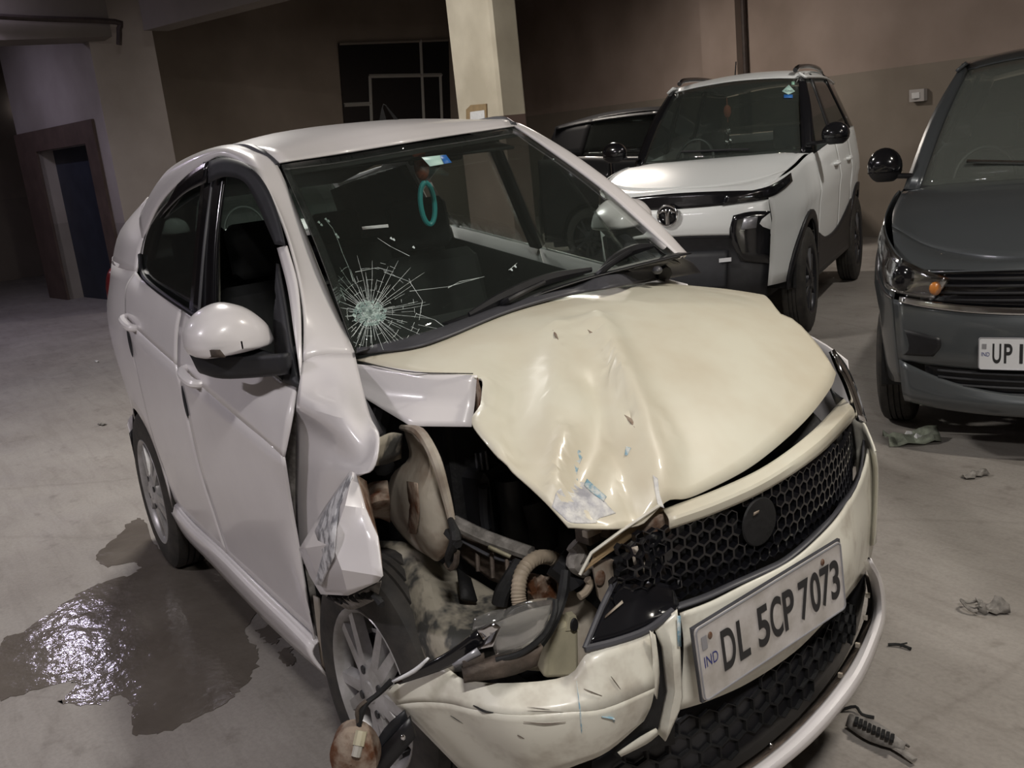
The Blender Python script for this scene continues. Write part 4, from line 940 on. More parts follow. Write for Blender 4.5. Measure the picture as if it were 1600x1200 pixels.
# number plate
pTL, pTR, pBR, pBL = P(1075, 988, x=.765), P(1303, 852, x=.765), P(1328, 940, x=.765), P(1106, 1092, x=.765)
ux = ((pTR-pTL)+(pBR-pBL)).normalized(); uy = (pTL-pBL+pTR-pBR).normalized(); uy = (uy-ux*uy.dot(ux)).normalized()
wP, hP = ((pTR-pTL).length+(pBR-pBL).length)/2, ((pTL-pBL).length+(pTR-pBR).length)/2
cP = (pTL+pTR+pBR+pBL)/4; o_ = cP-ux*wP/2-uy*hP/2
np_, nn_ = plate(wc, o_, ux, uy, wP, hP, M['plate'], 0)
MB().prism([o_-ux*.003-uy*.003, o_+ux*(wP+.003)-uy*.003, o_+ux*(wP+.003)+uy*(hP+.003), o_-ux*.003+uy*(hP+.003)], -nn_*.008).build('plate_holder', M['trim'], np_, smooth=0)
kx_ = wP/250.
def pt_(a, b): return o_+ux*(wP*a)+uy*(hP*b)+nn_*.005
# the characters one by one, pressed proud of the plate
for chh, a, w_ in (('D', .190, .085), ('L', .288, .072), ('5', .425, .080), ('C', .517, .080), ('P', .608, .076), ('7', .722, .074), ('0', .805, .072), ('7', .882, .072), ('3', .955, .068)):
    text('plate_character', chh, M['ink'], np_, pt_(a*.975-w_/2, .25), ux, uy, hP*.53, .5, .0012, .022, wP*w_)
text('plate_country_code', 'IND', M['ink_blue'], np_, pt_(.030, .44), ux, uy, hP*.15, .72, .0012, 0, wP*.085)
MB().prism([pt_(.030, .68), pt_(.062, .68), pt_(.062, .86), pt_(.030, .86)], nn_*.001).build('hologram', M['silver_mark'], np_, smooth=0)
for a, b in ((.085, .82), (.855, .86)): MB().ball(pt_(a, b), (.004, .007, .009), 8, 6).build('plate_screw', M['rust'], np_)

# lower grille and lip
lg0 = [(925, 1190), (1062, 1112), (1106, 1096), (1170, 1067), (1240, 1020), (1290, 970), (1330, 925), (1352, 890)]
lg1 = [(920, 1290), (1060, 1240), (1120, 1215), (1190, 1170), (1260, 1105), (1310, 1040), (1338, 985), (1352, 920)]
lgr = MB().patch([[Q(*p, .69) for p in lg0], [Q(*p, .695) for p in lg1]], 5, 4).build('lower_grille', M['black'], wc, .006)
lp = [(Q(*p, .71).y, Q(*p, .71).z) for p in [(1030, 1150), (1110, 1110), (1250, 1025), (1335, 935), (1340, 970), (1300, 1040), (1180, 1150), (1060, 1230), (960, 1270), (940, 1200)]]
hexes(lp, .708, .030, par=lgr, dep=.012, name='honeycomb', wall_=.10, mm='void')
l0 = [(1090, 1260), (1200, 1185), (1270, 1120), (1325, 1050), (1358, 985), (1367, 945), (1362, 905), (1352, 876)]
l1 = [(1110, 1275), (1222, 1195), (1290, 1133), (1345, 1062), (1375, 990), (1381, 955), (1376, 910), (1358, 874)]
lip = MB().patch([[Q(*p, .775) for p in l0], [Q(*p, .80)+Vector((.006, 0, .004)) for p in [((a[0]+b[0])/2, (a[1]+b[1])/2) for a, b in zip(l0, l1)]], [Q(*p, .80) for p in l1]], 5, 4).build('bumper_lip', M['paint'], wc, .012)
MB().patch([[Q(p[0]-10, p[1]-8, .72) for p in l0[:-1]], [Q(*p, .77) for p in l0[:-1]]], 4, 2).build('lip_underside', M['brown'], lip, .004)
for p in ((1352, 965), (1340, 1008), (1313, 1055), (1356, 930)):
    c = Q(*p, .76); MB().box(c, (.012, .008, .014), .3).build('clip', M['apron'], lip)
c = Q(1204, 1165, .75); MB().ball(c, (.006, .008, .008), 6, 4).build('foil_scrap', M['chrome'], lip)

# torn off side of the bumper
C5 = [(600, .27), (690, .42), (790, .55), (900, .64), (1020, .715)]
bR = [[P(600, 1078, x=.27), P(640, 1060, x=.34), P(688, 1040, x=.41), P(726, 1062, x=.47), P(800, 1068, x=.56), P(888, 1056, x=.635), P(925, 1015, x=.665), P(1020, 984, x=.705)],
      [P(620, 1100, x=.285), P(655, 1096, x=.36), P(700, 1098, x=.44), P(742, 1108, x=.515), P(805, 1117, x=.61), P(890, 1112, x=.68), P(945, 1106, x=.712), P(1022, 1074, x=.73)],
      [P(655, 1135, x=.30), P(690, 1138, x=.375), P(735, 1145, x=.45), P(770, 1155, x=.52), P(822, 1160, x=.61), P(900, 1150, x=.68), P(952, 1138, x=.705), P(1016, 1102, x=.72)],
      [P(728, 1210, x=.32), P(760, 1220, x=.39), P(790, 1225, x=.46), P(820, 1220, x=.52), P(850, 1212, x=.59), P(905, 1192, x=.65), P(950, 1172, x=.68), P(1005, 1125, x=.70)]]
bw = MB().patch(bR[:2], 4, 4).patch(bR[1:], 4, 4).build('torn_bumper_side', bumper, wc, .006, 15)
def on_bw(a, b, off=.004):
    """a point on that piece, a across 0..7, b down 0..3"""
    g = [curve(r, 8) for r in bR]; i = int(round(a*8)); c = curve([r[min(i, len(r)-1)] for r in g], 8); p = c[int(round(b*8))]
    return p + (CAM-p).normalized()*off
def scuff(pts, r=.003, m='void', par=None, n='scuff_mark'):
    return MB().tube([on_bw(*p) for p in pts], [r*.3, r, r*.3], 5, 3, True, .5).build(n, M[m], par or bw)
scuff([(3.0, .9), (3.25, 1.0), (3.5, .95)], .005); scuff([(4.1, 1.3), (4.5, 1.42), (4.9, 1.38)], .0025, 'brown'); scuff([(4.2, .8), (4.6, .92)], .0012, 'brown'); scuff([(4.2, .9), (4.9, 1.0)], .0012, 'brown')
scuff([(1.8, 1.5), (2.0, 1.7)], .002); scuff([(3.6, 2.5), (3.6, 2.7)], .003); scuff([(3.9, 1.7), (4.0, 1.9)], .003, 'brown')
scuff([(5.9, 1.2), (6.15, 1.45), (6.15, 1.7)], .006, 'blue'); scuff([(5.2, .2), (5.2, 1.2), (5.1, 2.6)], .002, 'blue'); scuff([(6.3, .5), (6.4, .8)], .002, 'brown'); scuff([(5.5, .5), (5.8, .6), (6, .8)], .002, 'brown')
MB().patch([[P(1015, 985, x=.712), P(1024, 992, x=.72)], [P(1020, 1030, x=.722), P(1030, 1050, x=.72)], [P(1018, 1075, x=.725), P(1026, 1092, x=.715)]], 3, 3).build('torn_lip', M['bumper'], bw, .003)
MB().patch([[P(965, 1176, x=.675), P(1000, 1152, x=.68), P(1025, 1138, x=.68)], [P(970, 1182, x=.672), P(1010, 1162, x=.676), P(1030, 1146, x=.676)]], 3, 2).build('torn_lip', M['bumper'], bw, .003)

# broken end of the grille
bg = [[P(974, 900, x=.60), P(1000, 902, x=.62), P(1016, 906, x=.64), P(1050, 915, x=.66)], [P(945, 950, x=.62), P(975, 948, x=.64), P(1005, 945, x=.66), P(1060, 945, x=.67)], [P(916, 1010, x=.65), P(960, 998, x=.67), P(1010, 978, x=.69), P(1056, 950, x=.70)]]
brk = MB().patch(bg, 5, 4).build('broken_grille_end', M['gloss_black'], wc, .006)
MB().tube([P(914, 1014, x=.66), P(960, 1003, x=.68), P(1012, 984, x=.70), P(1052, 954, x=.71)], .009, 8, 4).build('grille_trim', M['trim'], brk)
MB().tube([P(914, 1013, x=.66), P(940, 950, x=.63), P(962, 905, x=.60)], .007, 8, 3).build('grille_trim', M['trim'], brk)
MB().patch([[P(946, 962, x=.635), P(972, 938, x=.64)], [P(945, 966, x=.64), P(974, 942, x=.645)]], 2, 2).build('scratch', M['apron'], brk, .002)
bp = [(975, 870), (1040, 850), (1062, 940), (1030, 975), (985, 990), (972, 930), (990, 900)]
hexes([(P(*p, x=.665).y, P(*p, x=.665).z) for p in bp], .685, .0165, kx=.25, par=brk, dent_=lambda y, z: .012*math.sin(y*60)+.010*math.sin(z*45+y*30), name='honeycomb')
MB().patch([[P(985, 855, x=.60), P(1012, 850, x=.62)], [P(992, 890, x=.61), P(1008, 893, x=.63)], [P(985, 910, x=.61), P(1012, 915, x=.63)]], 3, 3, True).build('bent_bracket', M['apron'], brk, .003)

# ------------------------------------------------------------------ right side of the damaged car
def SY(x, z): return -s.y(x, z)
def beltz(x): return 1.24+(-.33-x)*.136
# wheels
wheel(wc, -.085, -.80, .29, .165, .188, 10, -1, 'alloy', math.radians(7)); wheel(wc, -2.40, -.80, .295, .175, .192, 10, -1)
wheel(wc, 0, .80, .295, .175, .205, 10, 1); wheel(wc, -2.40, .80, .295, .175, .205, 10, 1)
# doors
def dcol(x, f=0):
    b = beltz(x); c = 1.04+(-.36-x)*.14
    return [Vector((x, -.79, b)), Vector((x, -.822, (b+c)/2+.02)), Vector((x, -.848, c)), Vector((x, -.838, .80)), Vector((x, -.815, .58)), Vector((x, -.797, .40+(-.47-x)*.02))]
fcol = [P(464, 605, y=-.792), P(456, 655, y=-.835), P(444, 714, y=-.862), P(456, 790, y=-.835), P(471, 875, y=-.815), P(491, 1003, y=-.797)]
c4 = dcol(-.50); c4[1] = P(412, 640, y=-.835); c4[2] = P(418, 690, y=-.852); c4[0] = P(440, 588, y=-.79)
cols = [dcol(-1.305), dcol(-1.1), dcol(-.9), dcol(-.68), c4, fcol]
rowsd = [[c[i] for c in cols] for i in range(6)]
fd = MB().patch(rowsd[:3], 5, 5).patch(rowsd[2:], 5, 5).build('front_door', paint, wc, .006, 22)
rc = [dcol(x) for x in (-2.05, -1.9, -1.7, -1.5, -1.315)]
for q, (x, dy) in zip(rc, ((-2.05, .012), (-1.9, .006), (-1.7, .002), (-1.5, 0), (-1.315, 0))):
    for v_ in q: v_.y += dy
    q[0].z = min(q[0].z, 1.46)
rc[0][0] = Vector((-2.02, -.765, 1.46)); rc[1][0] = Vector((-1.90, -.775, 1.435))
rowsr = [[c[i] for c in rc] for i in range(6)]
rd = MB().patch(rowsr[:3], 5, 5).patch(rowsr[2:], 5, 5).build('rear_door', paint, wc, .006, 22)
def handle(u, v, y, door, l=.085):
    c = P(u, v, y=y)
    MB().tube([c+Vector((-l, .02, .022)), c+Vector((-l*.75, -.022, .014)), c+Vector((0, -.03, 0)), c+Vector((l*.75, -.022, -.012)), c+Vector((l, .02, -.016))], [.012, .017, .019, .017, .012], 10, 4).build('door_handle', paint, door)
    MB().ball(c+Vector((0, .012, .0)), (l*.9, .012, .045), 14, 8).build('handle_recess', M['paint'], door, smooth=60)
handle(304, 588, -.845, fd); handle(208, 504, -.835, rd)
for (u, v, y, dd_) in ((289, 628, -.85, fd), (203, 536, -.845, rd)):
    c = P(u, v, y=y); MB().ball(c, (.012, .006, .062), 8, 10).build('edge_guard', M['dark'], dd_, smooth=60)
for sg in (1,):     # the sound far side
    s.side(.30, s.xb-.02, 'front_fender', paint, wc, 1, lambda x: min(s.zt(x), zhood(x, .70)-.085)); fdl = s.side(s.xb-.03, -1.305, 'front_door', paint, wc, 1); rdl = s.side(-1.313, -2.05, 'rear_door', paint, wc, 1); s.side(-2.058, s.xr, 'rear_quarter_panel', paint, wc, 1)
    for d_, hx in ((fdl, -1.2), (rdl, -1.95)):
        yh = s.y(hx, 1.14); MB().tube([(hx-.09, yh-.004, 1.16), (hx-.06, yh+.028, 1.15), (hx+.06, yh+.028, 1.14), (hx+.09, yh-.004, 1.13)], .015, 8, 4).build('door_handle', paint, d_)
# quarter panel with its arch
qx = [-2.058, -2.10, -2.16, -2.26, -2.40, -2.54, -2.64, -2.70, -2.73, -2.78, -2.86, -2.93]
def yq(x, z):
    t = max(0, (-2.25-x)/.75); k = .80+.032*math.exp(-((z-1.12)/.25)**2)-.05*max(0, z-1.25)/.2
    return -k*(1-.17*t**2)
def zarch(x):
    q = 1-((x+2.40)/.335)**2; return .39+math.sqrt(q)*.335*S*.93 if q > 0 else .40
def ztq(x): return 1.47 if x < -2.1 else 1.465
g = []
for x in [-2.055-.0295*k for k in range(31)]:
    b, t = zarch(x), ztq(x); g.append([Vector((x, yq(x, b+(t-b)*k/10), b+(t-b)*k/10)) for k in range(11)])
MB().grid(g).build('rear_quarter_panel', paint, wc, .006, 40)
MB().patch([[Vector((x, yq(x, 1.455)-.002, 1.455)) for x in (-2.04, -2.3, -2.62, -2.92)], [P(219, 395, y=-.725), Vector((-2.35, -.70, 1.60)), Vector((-2.62, -.66, 1.60)), Vector((-2.84, -.60, 1.58))], [P(226, 372, y=-.70), P(225, 330, y=-.62), P(232, 308, y=-.58), Vector((-2.76, -.50, 1.70))]], 5, 4).build('rear_pillar', paint, wc, .006)
MB().patch([[Vector((p.x, -p.y, p.z)) for p in r] for r in [[Vector((-2.02, -.762, 1.462)), Vector((-2.3, -.745, 1.468)), Vector((-2.62, -.725, 1.468)), Vector((-2.90, -.655, 1.45))], [Vector((-2.10, -.72, 1.55)), Vector((-2.35, -.70, 1.60)), Vector((-2.62, -.66, 1.60)), Vector((-2.84, -.60, 1.58))], [Vector((-2.05, -.62, 1.72)), Vector((-2.3, -.60, 1.76)), Vector((-2.55, -.56, 1.73)), Vector((-2.76, -.50, 1.70))]]], 5, 4).build('rear_pillar', paint, wc, .006)
for sg in (-1, 1):
    MB().ball(Vector((-2.86, sg*.675, 1.28)), (.10, .055, .14), 14, 10).build('tail_lamp', M['red'], wc, smooth=60)
    MB().patch([[Vector((-2.73, sg*.785, .66)), Vector((-2.90, sg*.72, .66)), Vector((-3.02, sg*.55, .66))], [Vector((-2.73, sg*.765, .40)), Vector((-2.88, sg*.70, .40)), Vector((-3.0, sg*.55, .40))]], 4, 3).build('rear_bumper_corner', paint, wc, .006)
MB().patch([[Vector((-2.76, q*.50, 1.69+.03*(1-q*q))) for q in (-1, 0, 1)], [Vector((-2.92, q*.64, 1.45)) for q in (-1, 0, 1)]], 5, 3).build('rear_window', M['glass'], wc, .004)
MB().patch([[Vector((-2.92-.03*(1-q*q), q*.66, 1.46)) for q in (-1, -.5, 0, .5, 1)], [Vector((-2.97-.05*(1-q*q), q*.68, .95)) for q in (-1, -.5, 0, .5, 1)], [Vector((-2.98-.06*(1-q*q), q*.68, .40)) for q in (-1, -.5, 0, .5, 1)]], 4, 4).build('tailgate', paint, wc, .006)
for sg, x in ((-1, -2.40), (1, -2.40), (1, 0)):
    lin = MB().lathe([(-.02, .325), (-.28, .32), (-.28, .10)], 28); lin.v = [Vector((x+p.x, sg*(.80+p.y), .39+p.z*S)) for p in lin.v]
    lin.f = [f for f in lin.f if all(lin.v[i].z > .30 for i in f)]; lin.build('wheel_arch_liner', M['void'], wc)
mf = MB().patch([[Vector((-2.70, -.79, .62)), Vector((-2.76, -.74, .64))], [Vector((-2.72, -.785, .45)), Vector((-2.78, -.73, .46))], [Vector((-2.70, -.79, .30)), Vector((-2.74, -.76, .30))]], 2, 4).build('mud_flap', M['black'], wc, .008)
# sill
sl = [P(273, 790, y=-.80), P(300, 822, y=-.803), P(340, 858, y=-.805), P(400, 918, y=-.806), P(450, 966, y=-.806), P(492, 1008, y=-.806)]
sm_ = [p+Vector((0, -.012, -.03)) for p in sl]; sb = [P(268, 800, y=-.79), P(290, 838, y=-.79), P(330, 880, y=-.79), P(390, 944, y=-.79), P(445, 998, y=-.79), P(511, 1056, y=-.79)]
sil = MB().patch([[p+Vector((0, .02, .01)) for p in sl], sl], 4, 2).patch([sl, sm_, sb], 4, 3).build('sill', paint, wc, .006, 25)
MB().patch([[Vector((-2.05, .80, .40)), Vector((-.40, .80, .40))], [Vector((-2.05, .78, .28)), Vector((-.40, .78, .28))]], 4, 3).build('sill', paint, wc, .01)
# front edge of the sill and door post, seen through the gap
MB().patch([[P(463, 612, y=-.76), P(476, 612, y=-.74)], [P(447, 720, y=-.80), P(462, 715, y=-.78)], [P(458, 790, y=-.79), P(470, 790, y=-.77)], [P(475, 880, y=-.78), P(486, 880, y=-.76)], [P(497, 1005, y=-.78), P(505, 1000, y=-.76)]], 3, 4).build('door_post', M['debris'], wc, .004)
MB().patch([[P(490, 930, y=-.79), P(500, 935, y=-.78)], [P(498, 1000, y=-.79), P(508, 995, y=-.78)], [P(505, 1052, y=-.79), P(517, 1056, y=-.78)]], 3, 3).build('sill_end', M['apron'], wc, .006)
# side windows
rw = MB().patch([[P(220, 402, y=-.735), P(232, 440, y=-.775), P(266, 466, y=-.785), P(304, 490, y=-.79)], [P(226, 370, y=-.70), P(245, 370, y=-.715), P(280, 370, y=-.715), P(314, 375, y=-.715)], [P(246, 328, y=-.675), P(268, 300, y=-.655), P(296, 272, y=-.64), P(327, 256, y=-.63)]], 5, 4).build('rear_side_window', M['tint'], wc, .004)
MB().tube([P(219, 398, y=-.745), P(222, 425, y=-.765), P(232, 442, y=-.785), P(266, 468, y=-.795), P(304, 493, y=-.80), P(345, 523, y=-.80)], .010, 8, 4).build('window_seal', M['black'], wc)
MB().patch([[P(298, 488, y=-.792), P(318, 502, y=-.792), P(338, 516, y=-.79)], [P(308, 375, y=-.722), P(326, 378, y=-.722), P(340, 380, y=-.72)], [P(320, 254, y=-.632), P(338, 252, y=-.63), P(356, 252, y=-.628)]], 3, 5).build('door_pillar', M['gloss_black'], wc, .012)
MB().tube([P(311, 490, y=-.80), P(320, 380, y=-.732), P(332, 285, y=-.66)], .006, 6, 4).build('pillar_seal', M['trim'], wc)
MB().patch([[P(278, 288, y=-.675), P(300, 268, y=-.665), P(326, 252, y=-.655)], [P(250, 340, y=-.70), P(285, 305, y=-.69), P(322, 285, y=-.675)]], 5, 3).build('rain_visor', M['gloss_black'], wc, .004)
MB().patch([[P(327, 252, y=-.655), P(352, 246, y=-.645), P(388, 258, y=-.645), P(415, 290, y=-.65), P(434, 335, y=-.66), P(446, 384, y=-.68)], [P(326, 286, y=-.678), P(352, 276, y=-.67), P(382, 285, y=-.668), P(402, 318, y=-.672), P(418, 355, y=-.68), P(430, 382, y=-.69)]], 5, 3).build('rain_visor', M['dark'], wc, .004)
MB().patch([[P(434, 388, y=-.685), P(450, 450, y=-.72), P(460, 520, y=-.76), P(470, 600, y=-.79)], [P(448, 384, y=-.675), P(464, 440, y=-.70), P(470, 500, y=-.735), P(472, 570, y=-.77)]], 5, 3).build('door_frame', paint, fd, .006)
MB().patch([[P(434, 412, y=-.70), P(446, 480, y=-.74), P(457, 550, y=-.775), P(468, 606, y=-.80)], [P(430, 470, y=-.74), P(430, 520, y=-.76), P(432, 560, y=-.78), P(440, 596, y=-.80)]], 5, 3).build('mirror_sail', M['dark'], fd, .01)
MB().tube([P(335, 515, y=-.795), P(392, 553, y=-.795), P(445, 590, y=-.795)], .012, 8, 4).build('window_seal', M['black'], fd)
MB().patch([[P(340, 300, y=-.60), P(343, 330, y=-.60)], [P(334, 515, y=-.68), P(344, 518, y=-.68)]], 2, 3).build('belt_strap', M['pale_trim'], wc, .003)
# far side glass
def Bl(x): return Vector((x, s.y(x, s.zt(x))-.02, s.zt(x)))
def Tl(x): return Vector((x, .60-.03*max(0, -x-1.6), 1.84-.14*max(0, -x-1.3)**1.5))
MB().patch([[Bl(-.60), Bl(-.95), Bl(-1.27)], [Tl(-.98), Tl(-1.1), Tl(-1.27)]], 5, 4).build('front_side_window', M['glass'], wc, .004)
MB().patch([[Bl(-1.33), Bl(-1.7), Bl(-2.02)], [Tl(-1.33), Tl(-1.7), Tl(-1.95)]], 5, 4).build('rear_side_window', M['glass'], wc, .004)
MB().patch([[Bl(-1.27), Bl(-1.34)], [Tl(-1.27), Tl(-1.34)]], 2, 4).build('door_pillar', M['black'], wc, .02)
# mirrors
def shell(c, sg, name='door_mirror', ky=.118, kz=.088, kx=1.0):
    """mirror housing: a pointed, flat-bottomed outline swelling forward; sg the side it stands on"""
    ol = curve([Vector((0, *q)) for q in ((-1, -.1), (-.95, .35), (-.6, .80), (-.05, 1), (.45, .82), (.85, .38), (1.0, -.05), (.96, -.36), (.3, -.42), (-.4, -.42), (-.86, -.38), (-1, -.1))], 5)[:-1]
    rows = [[c+Vector((dx*kx, p.y*ky*k*-sg, p.z*kz*(k if p.z > -.3 else .5+.5*k))) for p in ol] for dx, k in ((-.095, .80), (-.085, .94), (-.06, 1.0), (-.01, 1.0), (.035, .93), (.065, .76), (.085, .48), (.093, .02))]
    rows[0:0] = [[c+Vector((-.08, p.y*ky*.70*-sg, p.z*kz*.70)) for p in ol]]
    return MB().grid(rows, True).build(name, paint, wc, smooth=50)
cM = P(360, 528, y=-.895)
mr = shell(cM, -1, kz=.098)
MB().patch([[P(296, 548, y=-.99), P(340, 556, y=-.93), P(400, 556, y=-.86), P(450, 552, y=-.81)], [P(312, 576, y=-.97), P(345, 584, y=-.93), P(400, 582, y=-.86), P(452, 577, y=-.81)], [P(318, 578, y=-.93), P(350, 586, y=-.90), P(405, 584, y=-.83), P(452, 579, y=-.79)]], 4, 4).build('mirror_base', M['dark'], mr, .02)
MB().tube([cM+Vector((-.03, .03, -.05)), P(446, 568, y=-.80)], [.035, .030], 10, 1, True, .55).build('mirror_foot', M['dark'], mr)
MB().patch([[P(294, 540, y=-1.0), P(318, 546, y=-.985), P(343, 547, y=-.965)], [P(298, 551, y=-1.0), P(320, 558, y=-.985), P(352, 558, y=-.955)]], 4, 2).build('indicator', M['brown'], mr, .004)
MB().ball(cM+Vector((-.07, 0, .0)), (.03, .10, .07), 16, 8).build('mirror_glass', M['chrome'], mr)
c = P(977, 342, y=.93); ml = shell(c, 1)
MB().ball(c, (.09, .115, .09), 20, 14, -.80, -.36, .7).build('mirror_base', M['dark'], ml, smooth=60)
MB().tube([c+Vector((0, -.05, -.06)), Vector((-.50, .79, 1.28))], .03, 8, 1).build('mirror_foot', M['dark'], ml)
# dark plastic corner at the foot of the windscreen
MB().patch([[P(508, 525, y=-.64), P(522, 518, y=-.625)], [P(530, 542, y=-.655), P(546, 548, y=-.635)]], 3, 3).build('pillar_corner', M['brown'], wc, .004)
# crumpled front fender
pe = curve([Lw[9], Mi[9], U[9]], 6)
FA = [[pe[0], pe[4], pe[8], pe[12]],
      [P(468, 600, y=-.80), P(500, 600, y=-.76), P(535, 598, y=-.72), P(566, 606, y=-.68)],
      [P(464, 630, y=-.825), P(505, 645, y=-.82), P(545, 655, y=-.80), P(578, 650, y=-.73)],
      [P(464, 660, y=-.80), P(510, 690, y=-.80), P(560, 720, y=-.82), P(592, 682, y=-.79)],
      [P(463, 725, y=-.795), P(500, 735, y=-.81), P(540, 738, y=-.835), P(582, 734, y=-.83)],
      [P(463, 800, y=-.79), P(490, 805, y=-.80), P(515, 790, y=-.82), P(545, 748, y=-.84)],
      [P(470, 880, y=-.785), P(478, 880, y=-.79), P(486, 860, y=-.81), P(500, 822, y=-.83)]]
fen = MB().patch(FA, 6, 5).build('front_fender', paint, wc, .004, 30)
MB().patch([[P(565, 612, y=-.66), P(578, 636, y=-.68), P(598, 676, y=-.70)], [P(562, 610, y=-.675), P(570, 640, y=-.705), P(590, 682, y=-.785)]], 4, 2).build('fender_return', M['trim'], fen, .003)
FB = [[P(548, 736, y=-.85), P(552, 738, y=-.86), P(556, 742, y=-.85)],
      [P(510, 790, y=-.87), P(540, 790, y=-.90), P(572, 795, y=-.86)],
      [P(468, 858, y=-.89), P(520, 850, y=-.93), P(590, 838, y=-.88)],
      [P(485, 900, y=-.90), P(535, 890, y=-.94), P(598, 900, y=-.90)],
      [P(502, 928, y=-.89), P(545, 930, y=-.92), P(592, 908, y=-.90)]]
fl_ = MB().patch(FB, 4, 4, True).build('torn_fender_flap', paint, fen, .004, 20)
def fbq(name, pix, m):
    return MB().patch([[P(*p[:2], y=p[2]-.006) for p in r] for r in pix], 4, 4, True).build(name, m, fl_, .002)
fbq('scrape', [[(546, 742, -.852), (551, 744, -.862)], [(512, 790, -.872), (530, 792, -.892)], [(492, 830, -.89), (525, 830, -.925)], [(505, 865, -.918), (522, 870, -.937)], [(492, 912, -.908), (502, 915, -.912)]], M['scrape'])
MB().patch([[P(556, 742, y=-.84), P(572, 752, y=-.80)], [P(573, 796, y=-.855), P(582, 800, y=-.82)], [P(590, 838, y=-.875), P(592, 850, y=-.83)], [P(598, 900, y=-.895), P(590, 905, y=-.86)]], 3, 4).build('flap_back', M['rust'], fl_, .003)
gm = MB()
for k in range(9):
    a = P(512+k*9, 932-abs(k-4)*.5, y=-.885); b = a+Vector((rnd.uniform(-.02, .02), rnd.uniform(.0, .04), rnd.uniform(-.03, -.012)))
    gm.tube([a, (a+b)/2+Vector((rnd.uniform(-.02, .02), 0, 0)), b], [.008, .010, .004], 6, 3)
gm.build('torn_liner_scraps', M['void'], fen)['kind'] = 'stuff'
MB().patch([[P(502, 925, y=-.86), P(545, 932, y=-.88), P(596, 908, y=-.87)], [P(530, 945, y=-.84), P(552, 952, y=-.86), P(590, 935, y=-.85)]], 4, 3).build('torn_liner', M['debris'], fen, .004)

# ------------------------------------------------------------------ what shows inside the crushed corner
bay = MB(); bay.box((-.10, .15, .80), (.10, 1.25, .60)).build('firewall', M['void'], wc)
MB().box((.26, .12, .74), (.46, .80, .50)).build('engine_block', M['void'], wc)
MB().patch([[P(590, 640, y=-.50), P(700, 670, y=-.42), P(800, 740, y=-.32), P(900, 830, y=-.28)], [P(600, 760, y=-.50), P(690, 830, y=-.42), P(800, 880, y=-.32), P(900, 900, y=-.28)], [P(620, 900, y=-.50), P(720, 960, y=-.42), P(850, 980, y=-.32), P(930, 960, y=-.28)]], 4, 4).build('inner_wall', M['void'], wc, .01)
bat = MB().box(P(752, 775, y=-.38), (.17, .14, .20), .3).build('battery', M['black'], wc)
for k in range(4):
    a = P(738+k*8, 738-abs(k-1.5)*3, y=-.40); MB().tube([a, a+Vector((0, 0, .055))], .004, 6, 1).build('terminal', M['trim'], bat)
MB().tube([P(756, 760, y=-.43), P(757, 800, y=-.43), P(760, 825, y=-.43)], .016, 8, 3).build('battery_strap', M['dark'], bat)
MB().tube([P(800, 745, y=-.36), P(808, 800, y=-.36), P(812, 840, y=-.36)], .05, 12, 3).build('air_duct', M['black'], wc)
MB().tube([P(838, 785, y=-.36), P(848, 820, y=-.36), P(850, 850, y=-.36)], .04, 12, 3).build('air_duct', M['void'], wc)
ap = MB().patch([[P(632, 672, y=-.62), P(650, 672, y=-.64), P(664, 690, y=-.64)], [P(640, 715, y=-.64), P(668, 725, y=-.68), P(684, 730, y=-.66)], [P(612, 745, y=-.64), P(650, 770, y=-.71), P(695, 775, y=-.66)], [P(606, 800, y=-.62), P(650, 810, y=-.71), P(706, 815, y=-.66)], [P(640, 848, y=-.62), P(668, 850, y=-.70), P(704, 840, y=-.66)], [P(672, 870, y=-.64), P(685, 876, y=-.67), P(700, 862, y=-.66)]], 5, 4).build('strut_tower', M['apron'], wc, .004, 30)
MB().tube([P(628, 668, y=-.62), P(656, 676, y=-.66), P(680, 716, y=-.69), P(696, 770, y=-.68), P(706, 812, y=-.68)], [.008, .014, .014, .012, .01], 8, 4).build('tower_flange', M['apron'], ap)
MB().patch([[P(636, 752, y=-.705), P(652, 755, y=-.722)], [P(640, 800, y=-.705), P(655, 802, y=-.722)], [P(636, 832, y=-.69), P(650, 835, y=-.71)]], 3, 3).build('rust_patch', M['rust'], ap, .003)
MB().patch([[P(592, 684, y=-.76), P(612, 676, y=-.70), P(628, 678, y=-.66)], [P(586, 728, y=-.78), P(606, 724, y=-.72), P(626, 716, y=-.66)]], 4, 3).build('fender_bracket', M['beige'], wc, .004)
MB().patch([[P(562, 775, y=-.74), P(578, 756, y=-.74), P(606, 752, y=-.72)], [P(568, 800, y=-.78), P(585, 785, y=-.80), P(608, 780, y=-.76)], [P(576, 815, y=-.74), P(590, 808, y=-.74), P(610, 815, y=-.70)]], 4, 4).build('fender_rail', M['rust'], wc, .006)
MB().tube([P(600, 730, y=-.66), P(590, 690, y=-.62), P(600, 640, y=-.58)], .03, 8, 3).build('inner_rail', M['void'], wc)
il = MB().patch([[P(590, 845, y=-.66), P(640, 850, y=-.62), P(690, 880, y=-.56), P(740, 905, y=-.52)], [P(600, 900, y=-.70), P(660, 905, y=-.68), P(720, 930, y=-.60), P(800, 945, y=-.52)], [P(610, 960, y=-.72), P(670, 965, y=-.72), P(740, 970, y=-.64), P(830, 985, y=-.55)], [P(630, 1010, y=-.72), P(690, 1015, y=-.74), P(770, 1010, y=-.66), P(850, 1020, y=-.56)], [P(655, 1050, y=-.72), P(700, 1050, y=-.74), P(790, 1045, y=-.66), P(860, 1050, y=-.56)]], 5, 5).build('inner_fender', M['beige'], wc, .006, 30)
MB().patch([[P(715, 890, y=-.60), P(735, 905, y=-.58)], [P(720, 935, y=-.64), P(745, 940, y=-.60)]], 2, 2).build('rubber_pad', M['void'], il, .01)
